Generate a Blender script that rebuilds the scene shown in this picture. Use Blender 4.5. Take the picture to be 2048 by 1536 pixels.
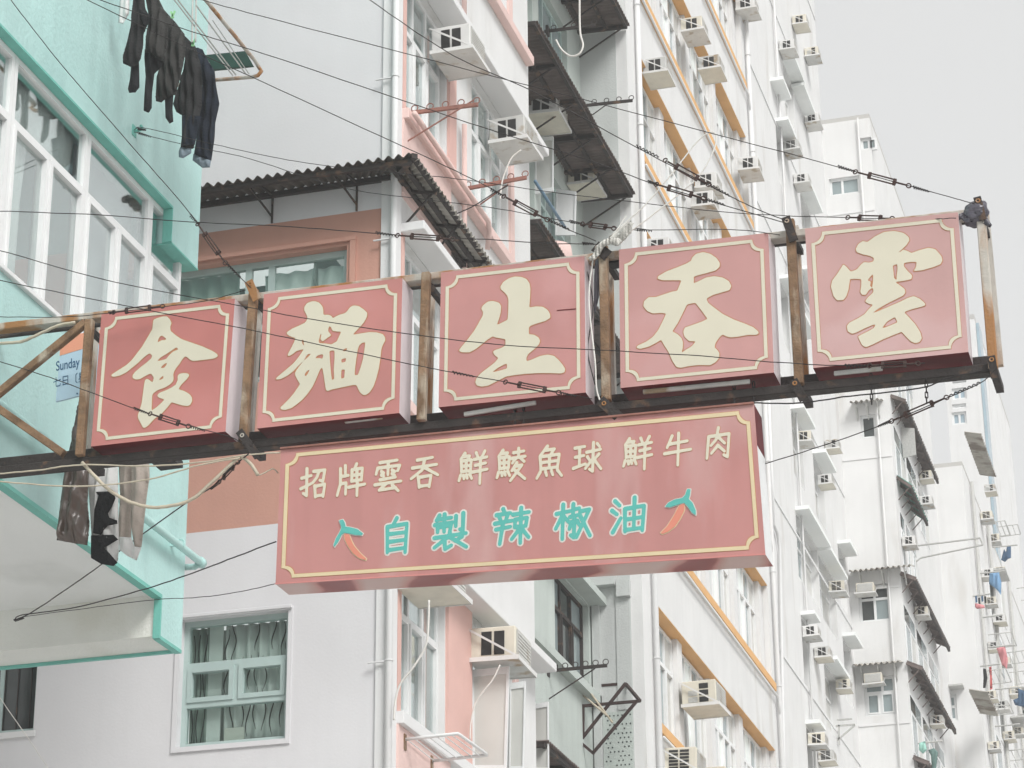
import bpy, bmesh, math, random
import numpy as np
from mathutils import Vector, Matrix
from mathutils.geometry import delaunay_2d_cdt
random.seed(7)
R = math.radians
scn = bpy.context.scene
COL = scn.collection
for o in list(bpy.data.objects): bpy.data.objects.remove(o)

# ------------------------------------------------------------------ camera
CAM = Vector((0, 0, 1.6)); YAW, PITCH, ROLL, FPX = R(16.34), R(22.48), R(-.49), 5152.0
_f = Vector((-math.sin(YAW)*math.cos(PITCH), math.cos(YAW)*math.cos(PITCH), math.sin(PITCH)))
_r = Vector((math.cos(YAW), math.sin(YAW), 0)); _u = _r.cross(_f)
CR = _r*math.cos(ROLL)+_u*math.sin(ROLL); CU = _u*math.cos(ROLL)-_r*math.sin(ROLL); CF = _f
cd = bpy.data.cameras.new('camera'); cam = bpy.data.objects.new('camera', cd); COL.objects.link(cam)
cd.sensor_width = 36; cd.lens = 36*FPX/2048; cd.clip_end = 2000; cd.clip_start = .1
cam.matrix_world = Matrix(((CR.x, CU.x, -CF.x, CAM.x), (CR.y, CU.y, -CF.y, CAM.y), (CR.z, CU.z, -CF.z, CAM.z), (0, 0, 0, 1)))
scn.camera = cam

# ------------------------------------------------------------------ light
SUN_EL, SUN_AZ = R(42), R(137)      # azimuth from +Y (down the street) clockwise: right and behind the viewer
w = bpy.data.worlds.new('World'); scn.world = w; w.use_nodes = True
nt = w.node_tree; nt.nodes.clear()
sky = nt.nodes.new('ShaderNodeTexSky'); sky.sky_type = 'NISHITA'; sky.sun_disc = False
sky.sun_elevation = SUN_EL; sky.sun_rotation = SUN_AZ; sky.air_density = 1.0; sky.dust_density = 6.0; sky.ozone_density = 1.0
hs = nt.nodes.new('ShaderNodeHueSaturation'); hs.inputs['Saturation'].default_value = .10
mx = nt.nodes.new('ShaderNodeMix'); mx.data_type = 'RGBA'; mx.inputs[0].default_value = .88
mx.inputs['B'].default_value = (4.45, 4.48, 4.48, 1)          # the even white cloud layer
bg = nt.nodes.new('ShaderNodeBackground'); bg.inputs['Strength'].default_value = .1
ow = nt.nodes.new('ShaderNodeOutputWorld')
nt.links.new(sky.outputs[0], hs.inputs['Color']); nt.links.new(hs.outputs[0], mx.inputs['A'])
nt.links.new(mx.outputs['Result'], bg.inputs['Color']); nt.links.new(bg.outputs[0], ow.inputs['Surface'])
sd = bpy.data.lights.new('sun', 'SUN'); sd.energy = 1.5; sd.angle = R(24); sd.color = (1, .985, .96)
sun = bpy.data.objects.new('sun', sd); COL.objects.link(sun); sun.location = (20, -20, 40)
sdir = Vector((math.sin(SUN_AZ)*math.cos(SUN_EL), math.cos(SUN_AZ)*math.cos(SUN_EL), math.sin(SUN_EL)))
sun.rotation_euler = sdir.to_track_quat('Z', 'Y').to_euler()
scn.view_settings.view_transform = 'Standard'; scn.view_settings.look = 'None'
scn.view_settings.exposure = .83; scn.view_settings.gamma = 1; scn.view_settings.use_curve_mapping = False
scn.cycles.max_bounces = 6; scn.cycles.diffuse_bounces = 3; scn.cycles.glossy_bounces = 2
scn.cycles.transparent_max_bounces = 12; scn.cycles.volume_bounces = 1
scn.cycles.use_denoising = True; scn.cycles.use_adaptive_sampling = True; scn.cycles.adaptive_threshold = .03

HAZE = .0014
# ------------------------------------------------------------------ places: a pixel of the photograph, met with a real plane
def ray(x, y): return CF+CR*((x-1024)/FPX)-CU*((y-768)/FPX)
def PX(x, y, X): d = ray(x, y); return CAM+d*((X-CAM.x)/d.x)
def PY(x, y, Y): d = ray(x, y); return CAM+d*((Y-CAM.y)/d.y)
XT, XP, YP, YS = -8.58, -7.53, 21.63, 15.34          # turquoise facade, street line, pink gable, sign plane

# ------------------------------------------------------------------ materials
MATS = {}
def mat(name, col, rough=.7, var=.08, scale=3., bump=0., bscale=60., streak=0., metal=0., spec=.4, stain=None, stain_amt=0., sscale=2., coat=0., stain_stretch=(1, 1, 1)):
    m = bpy.data.materials.new(name); m.use_nodes = True; t = m.node_tree; n = t.nodes; L = t.links
    b = n['Principled BSDF']; b.inputs['Roughness'].default_value = rough; b.inputs['Metallic'].default_value = metal
    b.inputs['Specular IOR Level'].default_value = spec; b.inputs['Coat Weight'].default_value = coat
    tc = n.new('ShaderNodeNewGeometry')
    c = None
    def noise(sc, stretch=(1, 1, 1), det=4, src=tc.outputs['Position']):
        mp = n.new('ShaderNodeMapping'); mp.inputs['Scale'].default_value = stretch
        tx = n.new('ShaderNodeTexNoise'); tx.inputs['Scale'].default_value = sc; tx.inputs['Detail'].default_value = det
        L.new(src, mp.inputs['Vector']); L.new(mp.outputs[0], tx.inputs['Vector']); return tx.outputs['Fac']
    def mixc(fac, A, B, mode='MIX'):
        q = n.new('ShaderNodeMix'); q.data_type = 'RGBA'; q.blend_type = mode
        if isinstance(fac, float): q.inputs[0].default_value = fac
        else: L.new(fac, q.inputs[0])
        for k, v in (('A', A), ('B', B)):
            if isinstance(v, tuple): q.inputs[k].default_value = v+(1,) if len(v) == 3 else v
            else: L.new(v, q.inputs[k])
        return q.outputs['Result']
    def ramp(x, a, b2):
        q = n.new('ShaderNodeMapRange'); q.inputs['From Min'].default_value = a; q.inputs['From Max'].default_value = b2
        L.new(x, q.inputs['Value']); return q.outputs['Result']
    lo = tuple(max(0, k*(1-var)) for k in col); hi = tuple(min(1, k*(1+var*.6)) for k in col)
    c = mixc(ramp(noise(scale), .3, .7), lo, hi)
    if streak:
        f = ramp(noise(2.2, (3.5, 3.5, .16), 6), .48, .8)
        q = n.new('ShaderNodeMath'); q.operation = 'MULTIPLY'; q.inputs[1].default_value = streak; L.new(f, q.inputs[0])
        c = mixc(q.outputs[0], c, tuple(k*.55 for k in col))
    if stain:
        f = ramp(noise(sscale, stain_stretch, 7), .62-.3*stain_amt, .72-.22*stain_amt)
        c = mixc(f, c, stain)
    L.new(c, b.inputs['Base Color'])
    if bump:
        bp = n.new('ShaderNodeBump'); bp.inputs['Strength'].default_value = bump; bp.inputs['Distance'].default_value = .02
        L.new(noise(bscale, det=3), bp.inputs['Height']); L.new(bp.outputs[0], b.inputs['Normal'])
    MATS[name] = m; return m
def glass(name, tint, refl=.25, rough=.02):
    m = bpy.data.materials.new(name); m.use_nodes = True; t = m.node_tree; n = t.nodes; n.clear(); L = t.links
    o = n.new('ShaderNodeOutputMaterial'); tr = n.new('ShaderNodeBsdfTransparent'); tr.inputs[0].default_value = tint+(1,)
    g = n.new('ShaderNodeBsdfGlossy'); g.inputs['Roughness'].default_value = rough; g.inputs[0].default_value = (.9, .95, .95, 1)
    lw = n.new('ShaderNodeLayerWeight'); lw.inputs[0].default_value = .5
    mr = n.new('ShaderNodeMapRange'); mr.inputs['To Min'].default_value = refl; mr.inputs['To Max'].default_value = .6
    tx = n.new('ShaderNodeTexNoise'); tx.inputs['Scale'].default_value = 1.3; gp = n.new('ShaderNodeNewGeometry'); L.new(gp.outputs['Position'], tx.inputs['Vector'])
    bp = n.new('ShaderNodeBump'); bp.inputs['Strength'].default_value = .06; bp.inputs['Distance'].default_value = .05; L.new(tx.outputs['Fac'], bp.inputs['Height']); L.new(bp.outputs[0], g.inputs['Normal'])
    mi = n.new('ShaderNodeMixShader'); L.new(lw.outputs['Facing'], mr.inputs['Value']); L.new(mr.outputs[0], mi.inputs[0])
    L.new(tr.outputs[0], mi.inputs[1]); L.new(g.outputs[0], mi.inputs[2]); L.new(mi.outputs[0], o.inputs['Surface'])
    MATS[name] = m; return m
M = MATS
mat('white_wall', (.72, .72, .715), .85, .05, 1.2, .15, 45, streak=.13, stain=(.62, .61, .59), stain_amt=.12, sscale=1.1, stain_stretch=(1.6, 1.6, .35))
mat('white_clean', (.74, .74, .74), .8, .03, 1.5, .1, 60)
mat('gable_white', (.69, .685, .70), .85, .06, .7, .07, 40, streak=.08)
mat('gable_salmon', (.56, .305, .24), .85, .07, 1.3, .12, 40, streak=.12)
mat('gable_salmon_dark', (.47, .25, .22), .85, .07, 1.3, .3, 40)
mat('pink', (.76, .56, .52), .75, .06, 2, .2, 50, streak=.15)
mat('pink_deep', (.72, .46, .41), .7, .06, 2, .15, 50)
mat('stained_wall', (.76, .75, .73), .85, .06, 1.1, .3, 40, streak=.28, stain=(.58, .55, .52), stain_amt=.25, sscale=.9, stain_stretch=(1, 1, .4))
mat('grey_wall', (.52, .54, .53), .85, .06, .9, .3, 40, streak=.2)
mat('green_grey_wall', (.50, .55, .52), .85, .07, 1.2, .4, 45, streak=.25)
mat('turquoise', (.44, .675, .65), .38, .17, .75, .3, 26, streak=.2, spec=.5, stain=(.36, .57, .55), stain_amt=.12, sscale=1.7, stain_stretch=(1, 1, .5))
mat('turquoise_shaded', (.17, .50, .43), .6, .08, 4, .3, 30)  # turquoise darkened for the shade on undersides; the wall hook uses it too
mat('soffit', (.84, .86, .85), .9, .05, .7, .2, 40, stain=(.68, .70, .68), stain_amt=.2, sscale=.6)
mat('beam_cream', (.80, .82, .78), .9, .06, 1.5, .4, 40, stain=(.70, .71, .65), stain_amt=.3, sscale=1.1)
mat('frame_white', (.78, .79, .79), .45, .05, 5, .05, 50, streak=.12)
mat('frame_green', (.44, .55, .53), .5, .06, 4, .08, 60, streak=.15)
mat('orange', (.72, .415, .175), .75, .06, 2, .2, 50, streak=.18)
mat('steel_dark', (.034, .027, .025), .7, .3, 6, .3, 60, stain=(.13, .075, .045), stain_amt=.15, sscale=7)
mat('steel_rust', (.25, .15, .085), .8, .45, 9, .5, 60, streak=.7, stain=(.42, .35, .27), stain_amt=.2, sscale=6, stain_stretch=(1, 1, .35))
mat('steel_pale', (.50, .47, .42), .7, .2, 7, .3, 60, stain=(.33, .16, .06), stain_amt=.6, sscale=5, stain_stretch=(1, 1, .3))
mat('rust_red', (.30, .14, .11), .8, .25, 8, .3, 70)
mat('wire', (.018, .014, .014), .6, .2, 20)
mat('wire_rust', (.05, .026, .022), .75, .3, 20)
mat('cable_beige', (.52, .46, .36), .7, .15, 12, .2, 60)
mat('cable_white', (.74, .72, .68), .6, .1, 12)
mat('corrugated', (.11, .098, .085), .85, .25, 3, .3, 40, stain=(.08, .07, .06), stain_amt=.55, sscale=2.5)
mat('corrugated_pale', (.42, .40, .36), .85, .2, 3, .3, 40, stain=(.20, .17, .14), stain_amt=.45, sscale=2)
mat('corrugated_brown', (.165, .13, .12), .85, .2, 3, .3, 40, stain=(.10, .08, .07), stain_amt=.5, sscale=2)
mat('corrugated_green', (.10, .30, .24), .8, .2, 3, .3, 40, stain=(.05, .12, .10), stain_amt=.4, sscale=2)
mat('ac_white', (.72, .715, .70), .5, .06, 4, .05, 60, streak=.2)
mat('ac_grey', (.66, .65, .62), .55, .08, 4, .05, 60, streak=.3, stain=(.42, .36, .28), stain_amt=.2, sscale=6)
mat('vent_dark', (.026, .025, .025), .7, .3, 20)
mat('grille', (.50, .50, .48), .5, .15, 30)
mat('pane_far', (.30, .36, .37), .12, .25, 1.3, spec=.6)
mat('pane_dark', (.045, .055, .055), .08, .4, 2, spec=.6)
mat('pane_frost', (.60, .60, .57), .35, .1, 1.5, spec=.5)
glass('glass_clear', (.95, .975, .97), .08); glass('glass_sky', (.92, .95, .95), .25); glass('glass_green', (.95, .99, .975), .03)
mat('curtain_green', (.42, .50, .46), .9, .1, 6)
mat('curtain_pale', (.80, .85, .83), .9, .08, 5)
mat('curtain_dark', (.10, .13, .12), .9, .3, 5)
mat('room', (.30, .33, .32), .95, .3, 1.2)
mat('sign_side', (.72, .62, .64), .35, .06, 3, .25, 6, streak=.3, spec=.5)
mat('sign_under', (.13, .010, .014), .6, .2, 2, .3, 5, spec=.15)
mat('cream', (.64, .60, .48), .45, .03, 4)
mat('cream_yellow', (.66, .55, .35), .45, .06, 4)
mat('letter_edge', (.46, .20, .10), .5, .1, 5)
mat('teal', (.10, .44, .39), .45, .05, 5)
mat('chili_red', (.66, .24, .17), .45, .06, 5)
mat('letter_halo', (.66, .645, .60), .45, .04, 5)
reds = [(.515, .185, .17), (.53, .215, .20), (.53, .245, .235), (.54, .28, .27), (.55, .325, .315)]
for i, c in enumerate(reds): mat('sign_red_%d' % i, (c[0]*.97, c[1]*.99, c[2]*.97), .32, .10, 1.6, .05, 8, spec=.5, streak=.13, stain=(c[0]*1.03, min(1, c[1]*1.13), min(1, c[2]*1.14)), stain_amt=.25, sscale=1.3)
mat('sign_red_low', (.49, .225, .21), .4, .09, 1.1, .05, 8, streak=.26, spec=.4, stain=(.52, .30, .285), stain_amt=.3, sscale=1.1, stain_stretch=(2, 2, .5))
mat('sign_red_edge', (.60, .24, .22), .4, .08, 1.5, streak=.12)
mat('sign_under_reflection', (.42, .08, .07), .06, .25, 2, 1., 5, spec=.8, stain=(.66, .36, .32), stain_amt=.5, sscale=3.2, stain_stretch=(1, 3.5, 1))  # stain here is the painted reflection
mat('cloth_black', (.010, .011, .013), .95, .3, 8, .5, 90)
mat('cloth_char', (.026, .027, .028), .95, .25, 8, .5, 90)
mat('cloth_grey', (.045, .045, .043), .95, .25, 8, .5, 90)
mat('cloth_denim', (.012, .018, .030), .95, .35, 9, .5, 90)
mat('cloth_cuff', (.20, .25, .29), .95, .2, 9, .4, 90)
mat('cloth_brown', (.10, .07, .055), .28, .12, 3, .1, 10, spec=.9, streak=.3)
mat('cloth_beige', (.48, .42, .37), .8, .15, 5, .3, 30)
mat('cloth_white', (.72, .72, .71), .8, .06, 5, .2, 30)
mat('paper_blue', (.46, .62, .74), .6, .04, 3); mat('paper_orange', (.78, .34, .22), .6, .05, 3); mat('ink_blue', (.02, .09, .19), .6, .1, 5)
mat('plastic_bag', (.075, .07, .09), .3, .4, 12, .3, 20, spec=.6)
mat('rag', (.62, .61, .57), .9, .1, 8, .3, 40)
mat('blue_pipe', (.16, .26, .36), .5, .1, 5); mat('peg', (.35, .70, .35), .5, .1, 9)
mat('concrete', (.48, .47, .45), .9, .1, .5, .3, 20); mat('pale_bounce_road', (.46, .455, .44), .95, .12, .4, .3, 25)
mat('box_card', (.66, .67, .62), .8, .05, 3)

# ------------------------------------------------------------------ building blocks
ORG = {}
class MB:
    def __init__(s): s.v = []; s.f = []; s.mi = []; s.cur = 0
    def add(s, vs, fs):
        k = len(s.v); s.v += [tuple(p) for p in vs]; s.f += [tuple(i+k for i in f) for f in fs]; s.mi += [s.cur]*len(fs); return s
    def box(s, x0, x1, y0, y1, z0, z1):
        x0, x1 = min(x0, x1), max(x0, x1); y0, y1 = min(y0, y1), max(y0, y1); z0, z1 = min(z0, z1), max(z0, z1)
        return s.add([(x0, y0, z0), (x1, y0, z0), (x1, y1, z0), (x0, y1, z0), (x0, y0, z1), (x1, y0, z1), (x1, y1, z1), (x0, y1, z1)],
                     [(3, 2, 1, 0), (4, 5, 6, 7), (0, 1, 5, 4), (1, 2, 6, 5), (2, 3, 7, 6), (3, 0, 4, 7)])
    def ob(s, o, u, n, u0, u1, n0, n1, z0, z1):      # box in wall axes: along the wall, out of the wall, up
        Z = Vector((0, 0, 1)); P = lambda a, b, c: o+u*a+n*b+Z*c
        fs = [(3, 2, 1, 0), (4, 5, 6, 7), (0, 1, 5, 4), (1, 2, 6, 5), (2, 3, 7, 6), (3, 0, 4, 7)]
        if u.cross(n).z < 0: fs = [f[::-1] for f in fs]
        return s.add([P(u0, n0, z0), P(u1, n0, z0), P(u1, n1, z0), P(u0, n1, z0), P(u0, n0, z1), P(u1, n0, z1), P(u1, n1, z1), P(u0, n1, z1)], fs)
    def poly(s, pts): return s.add(pts, [tuple(range(len(pts)))])
    def prism(s, pts, vec):
        vec = Vector(vec); n = len(pts); a = [Vector(p) for p in pts]; b = [p+vec for p in a]
        nrm = (a[1]-a[0]).cross(a[2]-a[0])
        fs = [tuple(range(n)), tuple(range(2*n-1, n-1, -1))]+[(i, n+i, n+(i+1) % n, (i+1) % n) for i in range(n)]
        if nrm.dot(vec) > 0: fs = [f[::-1] for f in fs]
        return s.add(a+b, fs)
    def tube(s, pts, r, n=6, caps=True):
        P = [Vector(p) for p in pts]; rs = r if isinstance(r, (list, tuple)) else [r]*len(P)
        up = None; vs = []; fs = []
        for i, p in enumerate(P):
            t = (P[min(i+1, len(P)-1)]-P[max(i-1, 0)]).normalized()
            if up is None:
                up = t.cross(Vector((0, 0, 1)) if abs(t.z) < .9 else Vector((1, 0, 0))).normalized()
            up = (up-t*up.dot(t)).normalized(); sd2 = t.cross(up)
            for k in range(n):
                a = 2*math.pi*k/n; vs.append(p+(up*math.cos(a)+sd2*math.sin(a))*rs[i])
        for i in range(len(P)-1):
            for k in range(n): fs.append((i*n+k, i*n+(k+1) % n, (i+1)*n+(k+1) % n, (i+1)*n+k))
        if caps: fs += [tuple(range(n-1, -1, -1)), tuple(range((len(P)-1)*n, len(P)*n))]
        return s.add(vs, fs)
    def bar(s, p, q, a, b, up=Vector((0, 0, 1))):     # rectangular bar a wide (across), b high
        p, q = Vector(p), Vector(q); t = (q-p).normalized(); sd2 = t.cross(up)
        if sd2.length < .01: sd2 = t.cross(Vector((0, 1, 0)))
        sd2.normalize(); u2 = sd2.cross(t)
        vs = [c+sd2*x*a/2+u2*y*b/2 for c in (p, q) for x, y in ((-1, -1), (1, -1), (1, 1), (-1, 1))]
        return s.add(vs, [(3, 2, 1, 0), (4, 5, 6, 7), (0, 1, 5, 4), (1, 2, 6, 5), (2, 3, 7, 6), (3, 0, 4, 7)])
    def ring(s, c, nrm, R_, r, n=12, m=5):
        nrm = Vector(nrm).normalized(); a = nrm.cross(Vector((0, 0, 1)) if abs(nrm.z) < .9 else Vector((1, 0, 0))).normalized(); b = nrm.cross(a)
        vs = []; fs = []
        for i in range(n):
            t = 2*math.pi*i/n; d = a*math.cos(t)+b*math.sin(t)
            for k in range(m):
                q = 2*math.pi*k/m; vs.append(Vector(c)+d*(R_+r*math.cos(q))+nrm*r*math.sin(q))
        for i in range(n):
            for k in range(m): fs.append((i*m+k, i*m+(k+1) % m, ((i+1) % n)*m+(k+1) % m, ((i+1) % n)*m+k))
        return s.add(vs, fs)
    def surf(s, fn, nu, nv):
        vs = [fn(i/nu, j/nv) for j in range(nv+1) for i in range(nu+1)]
        return s.add(vs, [(j*(nu+1)+i, j*(nu+1)+i+1, (j+1)*(nu+1)+i+1, (j+1)*(nu+1)+i) for j in range(nv) for i in range(nu)])
    def build(s, name, m, parent=None, smooth=False, bevel=0, solid=0):
        me = bpy.data.meshes.new(name); org = ORG.get(parent.name) if parent else None
        if org is None:
            xs = np.array(s.v); org = Vector(((xs[:, 0].min()+xs[:, 0].max())/2, (xs[:, 1].min()+xs[:, 1].max())/2, xs[:, 2].min()))
        me.from_pydata([(p[0]-org.x, p[1]-org.y, p[2]-org.z) for p in s.v], [], s.f)
        ms = m if isinstance(m, (list, tuple)) else [m]
        for q in ms: me.materials.append(M[q] if isinstance(q, str) else q)
        if len(ms) > 1: me.polygons.foreach_set('material_index', s.mi)
        if smooth: me.polygons.foreach_set('use_smooth', [True]*len(me.polygons))
        o = bpy.data.objects.new(name, me); COL.objects.link(o)
        if parent: o.parent = parent
        else: o.location = org
        ORG[o.name] = org.copy()
        if bevel:
            b = o.modifiers.new('bevel', 'BEVEL'); b.width = bevel; b.segments = 1; b.limit_method = 'ANGLE'
        if solid:
            b = o.modifiers.new('solid', 'SOLIDIFY'); b.thickness = solid
        return o
def tag(o, label=None, cat=None, group=None, kind=None):
    if label: o['label'] = label
    if cat: o['category'] = cat
    if group: o['group'] = group
    if kind: o['kind'] = kind
    return o
def thing(name, label, cat, loc, group=None):
    o = bpy.data.objects.new(name, None); COL.objects.link(o); o.location = loc; o.empty_display_size = .2
    ORG[o.name] = Vector(loc); return tag(o, label, cat, group)
def copy_tree(o, parent=None):
    c = o.copy(); COL.objects.link(c); c.parent = parent; ORG[c.name] = ORG.get(o.name, Vector()).copy()
    for ch in o.children: copy_tree(ch, c)
    return c
VX, VY, VZ = Vector((1, 0, 0)), Vector((0, 1, 0)), Vector((0, 0, 1))

def wall_holes(name, parent, o, u, n, W, z0, z1, holes, depth, mats, zones=None, caps=False):
    """A wall face with real openings and their reveals. zones: [(z, material index)...] paint zones from the bottom up."""
    us = sorted({0., W}|{min(max(h[k], 0), W) for h in holes for k in (0, 1)}); zs = sorted({z0, z1}|{h[k] for h in holes for k in (2, 3)}|{z for z, _ in (zones or []) if z0 < z < z1})
    m = MB(); Z = VZ; base = Vector((o.x, o.y, 0)); P = lambda a, b, c: base+u*a+n*b+Z*c
    flip = u.cross(Z).dot(n) < 0
    def q(pts):
        m.poly(pts[::-1] if flip else pts)
    def zi(z):
        k = 0
        for zz, i in (zones or []):
            if z >= zz: k = i
        return k
    for i in range(len(us)-1):
        for j in range(len(zs)-1):
            a, b, c, d = us[i], us[i+1], zs[j], zs[j+1]; cu, cz = (a+b)/2, (c+d)/2
            if any(h[0] < cu < h[1] and h[2] < cz < h[3] for h in holes): continue
            m.cur = zi(cz); q([P(a, 0, c), P(b, 0, c), P(b, 0, d), P(a, 0, d)])
    for h in holes:
        a, b, c, d = max(h[0], 0), min(h[1], W), h[2], h[3]; m.cur = zi((c+d)/2)
        q([P(a, 0, c), P(a, 0, d), P(a, -depth, d), P(a, -depth, c)]); q([P(b, 0, d), P(b, 0, c), P(b, -depth, c), P(b, -depth, d)])
        q([P(a, 0, d), P(b, 0, d), P(b, -depth, d), P(a, -depth, d)]); q([P(b, 0, c), P(a, 0, c), P(a, -depth, c), P(b, -depth, c)])
    m.cur = zi(z1)
    q([P(0, 0, z1), P(W, 0, z1), P(W, -depth, z1), P(0, -depth, z1)]); q([P(W, 0, z0), P(0, 0, z0), P(0, -depth, z0), P(W, -depth, z0)])
    m.cur = 0
    if caps: q([P(0, 0, z0), P(0, 0, z1), P(0, -depth, z1), P(0, -depth, z0)])
    if caps: q([P(W, 0, z1), P(W, 0, z0), P(W, -depth, z0), P(W, -depth, z1)])
    return m.build(name, mats, parent)

def window(parent, o, u, n, W, H, rows, fr='frame_white', gl='glass_clear', t=.04, dp=.05, sash=.028, name='window', back=None):
    """o: lower left corner on the wall face. rows: [(height share, [column shares], has sashes)] from the bottom up."""
    m = MB(); m.ob(o, u, n, 0, W, -dp, 0, 0, t); m.ob(o, u, n, 0, W, -dp, 0, H-t, H); m.ob(o, u, n, 0, t, -dp, 0, t, H-t); m.ob(o, u, n, W-t, W, -dp, 0, t, H-t)
    tot = sum(r[0] for r in rows); z = t; cells = []
    for ri, (hs_, cols, sh) in enumerate(rows):
        zt = z+(H-2*t)*hs_/tot
        if ri < len(rows)-1: m.ob(o, u, n, t, W-t, -dp*.96, -.002, zt-t/2, zt+t/2)
        a, b = z+(t/2 if ri else 0), zt-(t/2 if ri < len(rows)-1 else 0); ct = sum(cols); x = t
        for ci, cs in enumerate(cols):
            xe = x+(W-2*t)*cs/ct
            if ci < len(cols)-1: m.ob(o, u, n, xe-t/2, xe+t/2, -dp*.93, -.004, a, b)
            c0, c1 = x+(t/2 if ci else 0), xe-(t/2 if ci < len(cols)-1 else 0)
            if sh:
                s2 = sash; f = .012
                m.ob(o, u, n, c0, c1, -dp*.8, f, a, a+s2); m.ob(o, u, n, c0, c1, -dp*.8, f, b-s2, b); m.ob(o, u, n, c0, c0+s2, -dp*.8, f, a+s2, b-s2); m.ob(o, u, n, c1-s2, c1, -dp*.8, f, a+s2, b-s2)
                cells.append((c0+s2, c1-s2, a+s2, b-s2))
            else: cells.append((c0, c1, a, b))
            x = xe
        z = zt
    fo = m.build(name, fr, parent)
    for k, (a, b, c, d) in enumerate(cells):
        g = gl[k % len(gl)] if isinstance(gl, (list, tuple)) else gl
        p = MB(); p.ob(o, u, n, a, b, -dp*.6, -dp*.6+.006, c, d); p.build('pane', g, fo)
    if back:
        p = MB(); p.ob(o, u, n, -.02, W+.02, -dp-.5, -dp-.48, -.02, H+.02); p.build('room', back, fo)
    return fo
def curtain(parent, o, u, n, W, z0, z1, m, off=-.14, folds=9, amp=.025, pleat=1.):
    def fn(a, b):
        return o+u*(a*W)+n*(off+amp*math.sin(a*folds*2*math.pi+1.3*math.sin(b*2+a*5))*(.6+.4*b*pleat))+VZ*(z0+(z1-z0)*b)
    c = MB(); c.surf(fn, folds*8, 4); return c.build('curtain', m, parent, smooth=True, solid=.004)
def corr_sheet(a, b, c, d, pitch=.076, amp=.014, th=.006):
    """corrugated sheet; a-b along the eave, d-c along the wall; the waves run from eave to wall"""
    a, b, c, d = map(Vector, (a, b, c, d)); L_ = (b-a).length; nu = max(8, int(L_/pitch*8)); nrm = (b-a).cross(d-a).normalized()
    if nrm.z < 0: nrm = -nrm
    m = MB()
    def top(i, j): return a.lerp(b, i).lerp(d.lerp(c, i), j)+nrm*(amp*math.sin(i*L_/pitch*2*math.pi))
    m.surf(lambda i, j: top(i, j)+nrm*th, nu, 1); m.surf(lambda i, j: top(i, j), nu, 1)
    k = (nu+1)*2
    m.add([m.v[i] for i in range(nu+1)]+[m.v[k+i] for i in range(nu+1)], [(i, i+1, nu+2+i, nu+1+i) for i in range(nu)])
    return m
mat('film', (.55, .64, .66), .5, .1, 4)

def painted_ripples(name):  # rippled reflection painted into the colour as a fixed pink and red wave
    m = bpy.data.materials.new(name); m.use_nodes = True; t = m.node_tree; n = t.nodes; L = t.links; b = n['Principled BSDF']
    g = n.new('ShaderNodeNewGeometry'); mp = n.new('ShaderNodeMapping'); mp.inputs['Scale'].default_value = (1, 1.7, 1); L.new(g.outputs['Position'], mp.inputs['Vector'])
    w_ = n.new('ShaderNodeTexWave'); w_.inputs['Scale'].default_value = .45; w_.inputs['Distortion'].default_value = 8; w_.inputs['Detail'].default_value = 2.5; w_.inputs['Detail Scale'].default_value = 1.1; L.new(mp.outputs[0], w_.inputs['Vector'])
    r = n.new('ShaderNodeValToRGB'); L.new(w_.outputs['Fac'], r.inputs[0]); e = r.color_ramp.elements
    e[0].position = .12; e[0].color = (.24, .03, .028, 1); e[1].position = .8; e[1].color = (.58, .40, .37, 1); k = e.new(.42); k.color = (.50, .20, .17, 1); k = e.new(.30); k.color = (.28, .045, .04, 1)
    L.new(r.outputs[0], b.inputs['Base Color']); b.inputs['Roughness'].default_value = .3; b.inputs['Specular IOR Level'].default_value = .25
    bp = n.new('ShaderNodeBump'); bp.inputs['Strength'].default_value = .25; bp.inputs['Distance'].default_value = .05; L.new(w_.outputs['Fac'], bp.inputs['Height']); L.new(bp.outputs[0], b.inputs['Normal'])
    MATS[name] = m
painted_ripples('sign_under_reflection')
mat('rust_dark', (.045, .024, .022), .75, .3, 8, .3, 60); mat('ac_yellow', (.70, .66, .56), .55, .08, 4, .05, 60, streak=.3); mat('ac_dirty', (.56, .56, .54), .6, .1, 4, .05, 60, streak=.4, stain=(.34, .26, .17), stain_amt=.25, sscale=5)
# ================================================================== ground
g = MB(); g.box(-60, 60, -40, 400, -.3, 0); tag(g.build('unseen_road', 'pale_bounce_road'), kind='structure')  # unseen street surface, its colour raised to bounce light onto undersides
g = MB(); g.box(-7.6, -4.2, -40, 400, .004, .14); tag(g.build('pavement', 'concrete'), kind='structure')

# ================================================================== turquoise building
B = thing('turquoise_building', 'turquoise painted corner building with white framed window band at the left', 'building', (XT-2, 14, 0))
YE = 19.285; yb = 18.85
m = MB(); m.box(XT-4, XT, 8, YE, 11.745, 20); m.build('wall', 'turquoise', B)
m = MB(); m.box(XT-.3, XT, 18.70, YE, 11.40, 11.744); m.build('corner_block', 'turquoise', B)
m = MB(); m.prism([(XT, 8, 8.21), (XT, yb, 8.21), (XT, yb, 7.855), (XT, YE, 7.855), (XT, YE, 9.78), (XT, 8, 9.78)], (-.07, 0, 0)); m.build('parapet', 'turquoise', B)
m = MB(); m.box(XT-.5, XT+.035, 8, YE+.01, 9.781, 9.825); m.build('sill', 'frame_white', B, bevel=.006)
m = MB()
m.box(XT-.085, XT+.004, 8, 18.70, 11.722, 11.743); m.box(XT-.085, XT+.004, 18.69, 18.70, 11.40, 11.721)
m.box(XT-.3, XT+.004, 18.70, YE+.004, 11.385, 11.399)
m.build('lintel_shade_strip', 'turquoise_shaded', B)  # strips coloured as the shaded underside and jamb of the wall above
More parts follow.
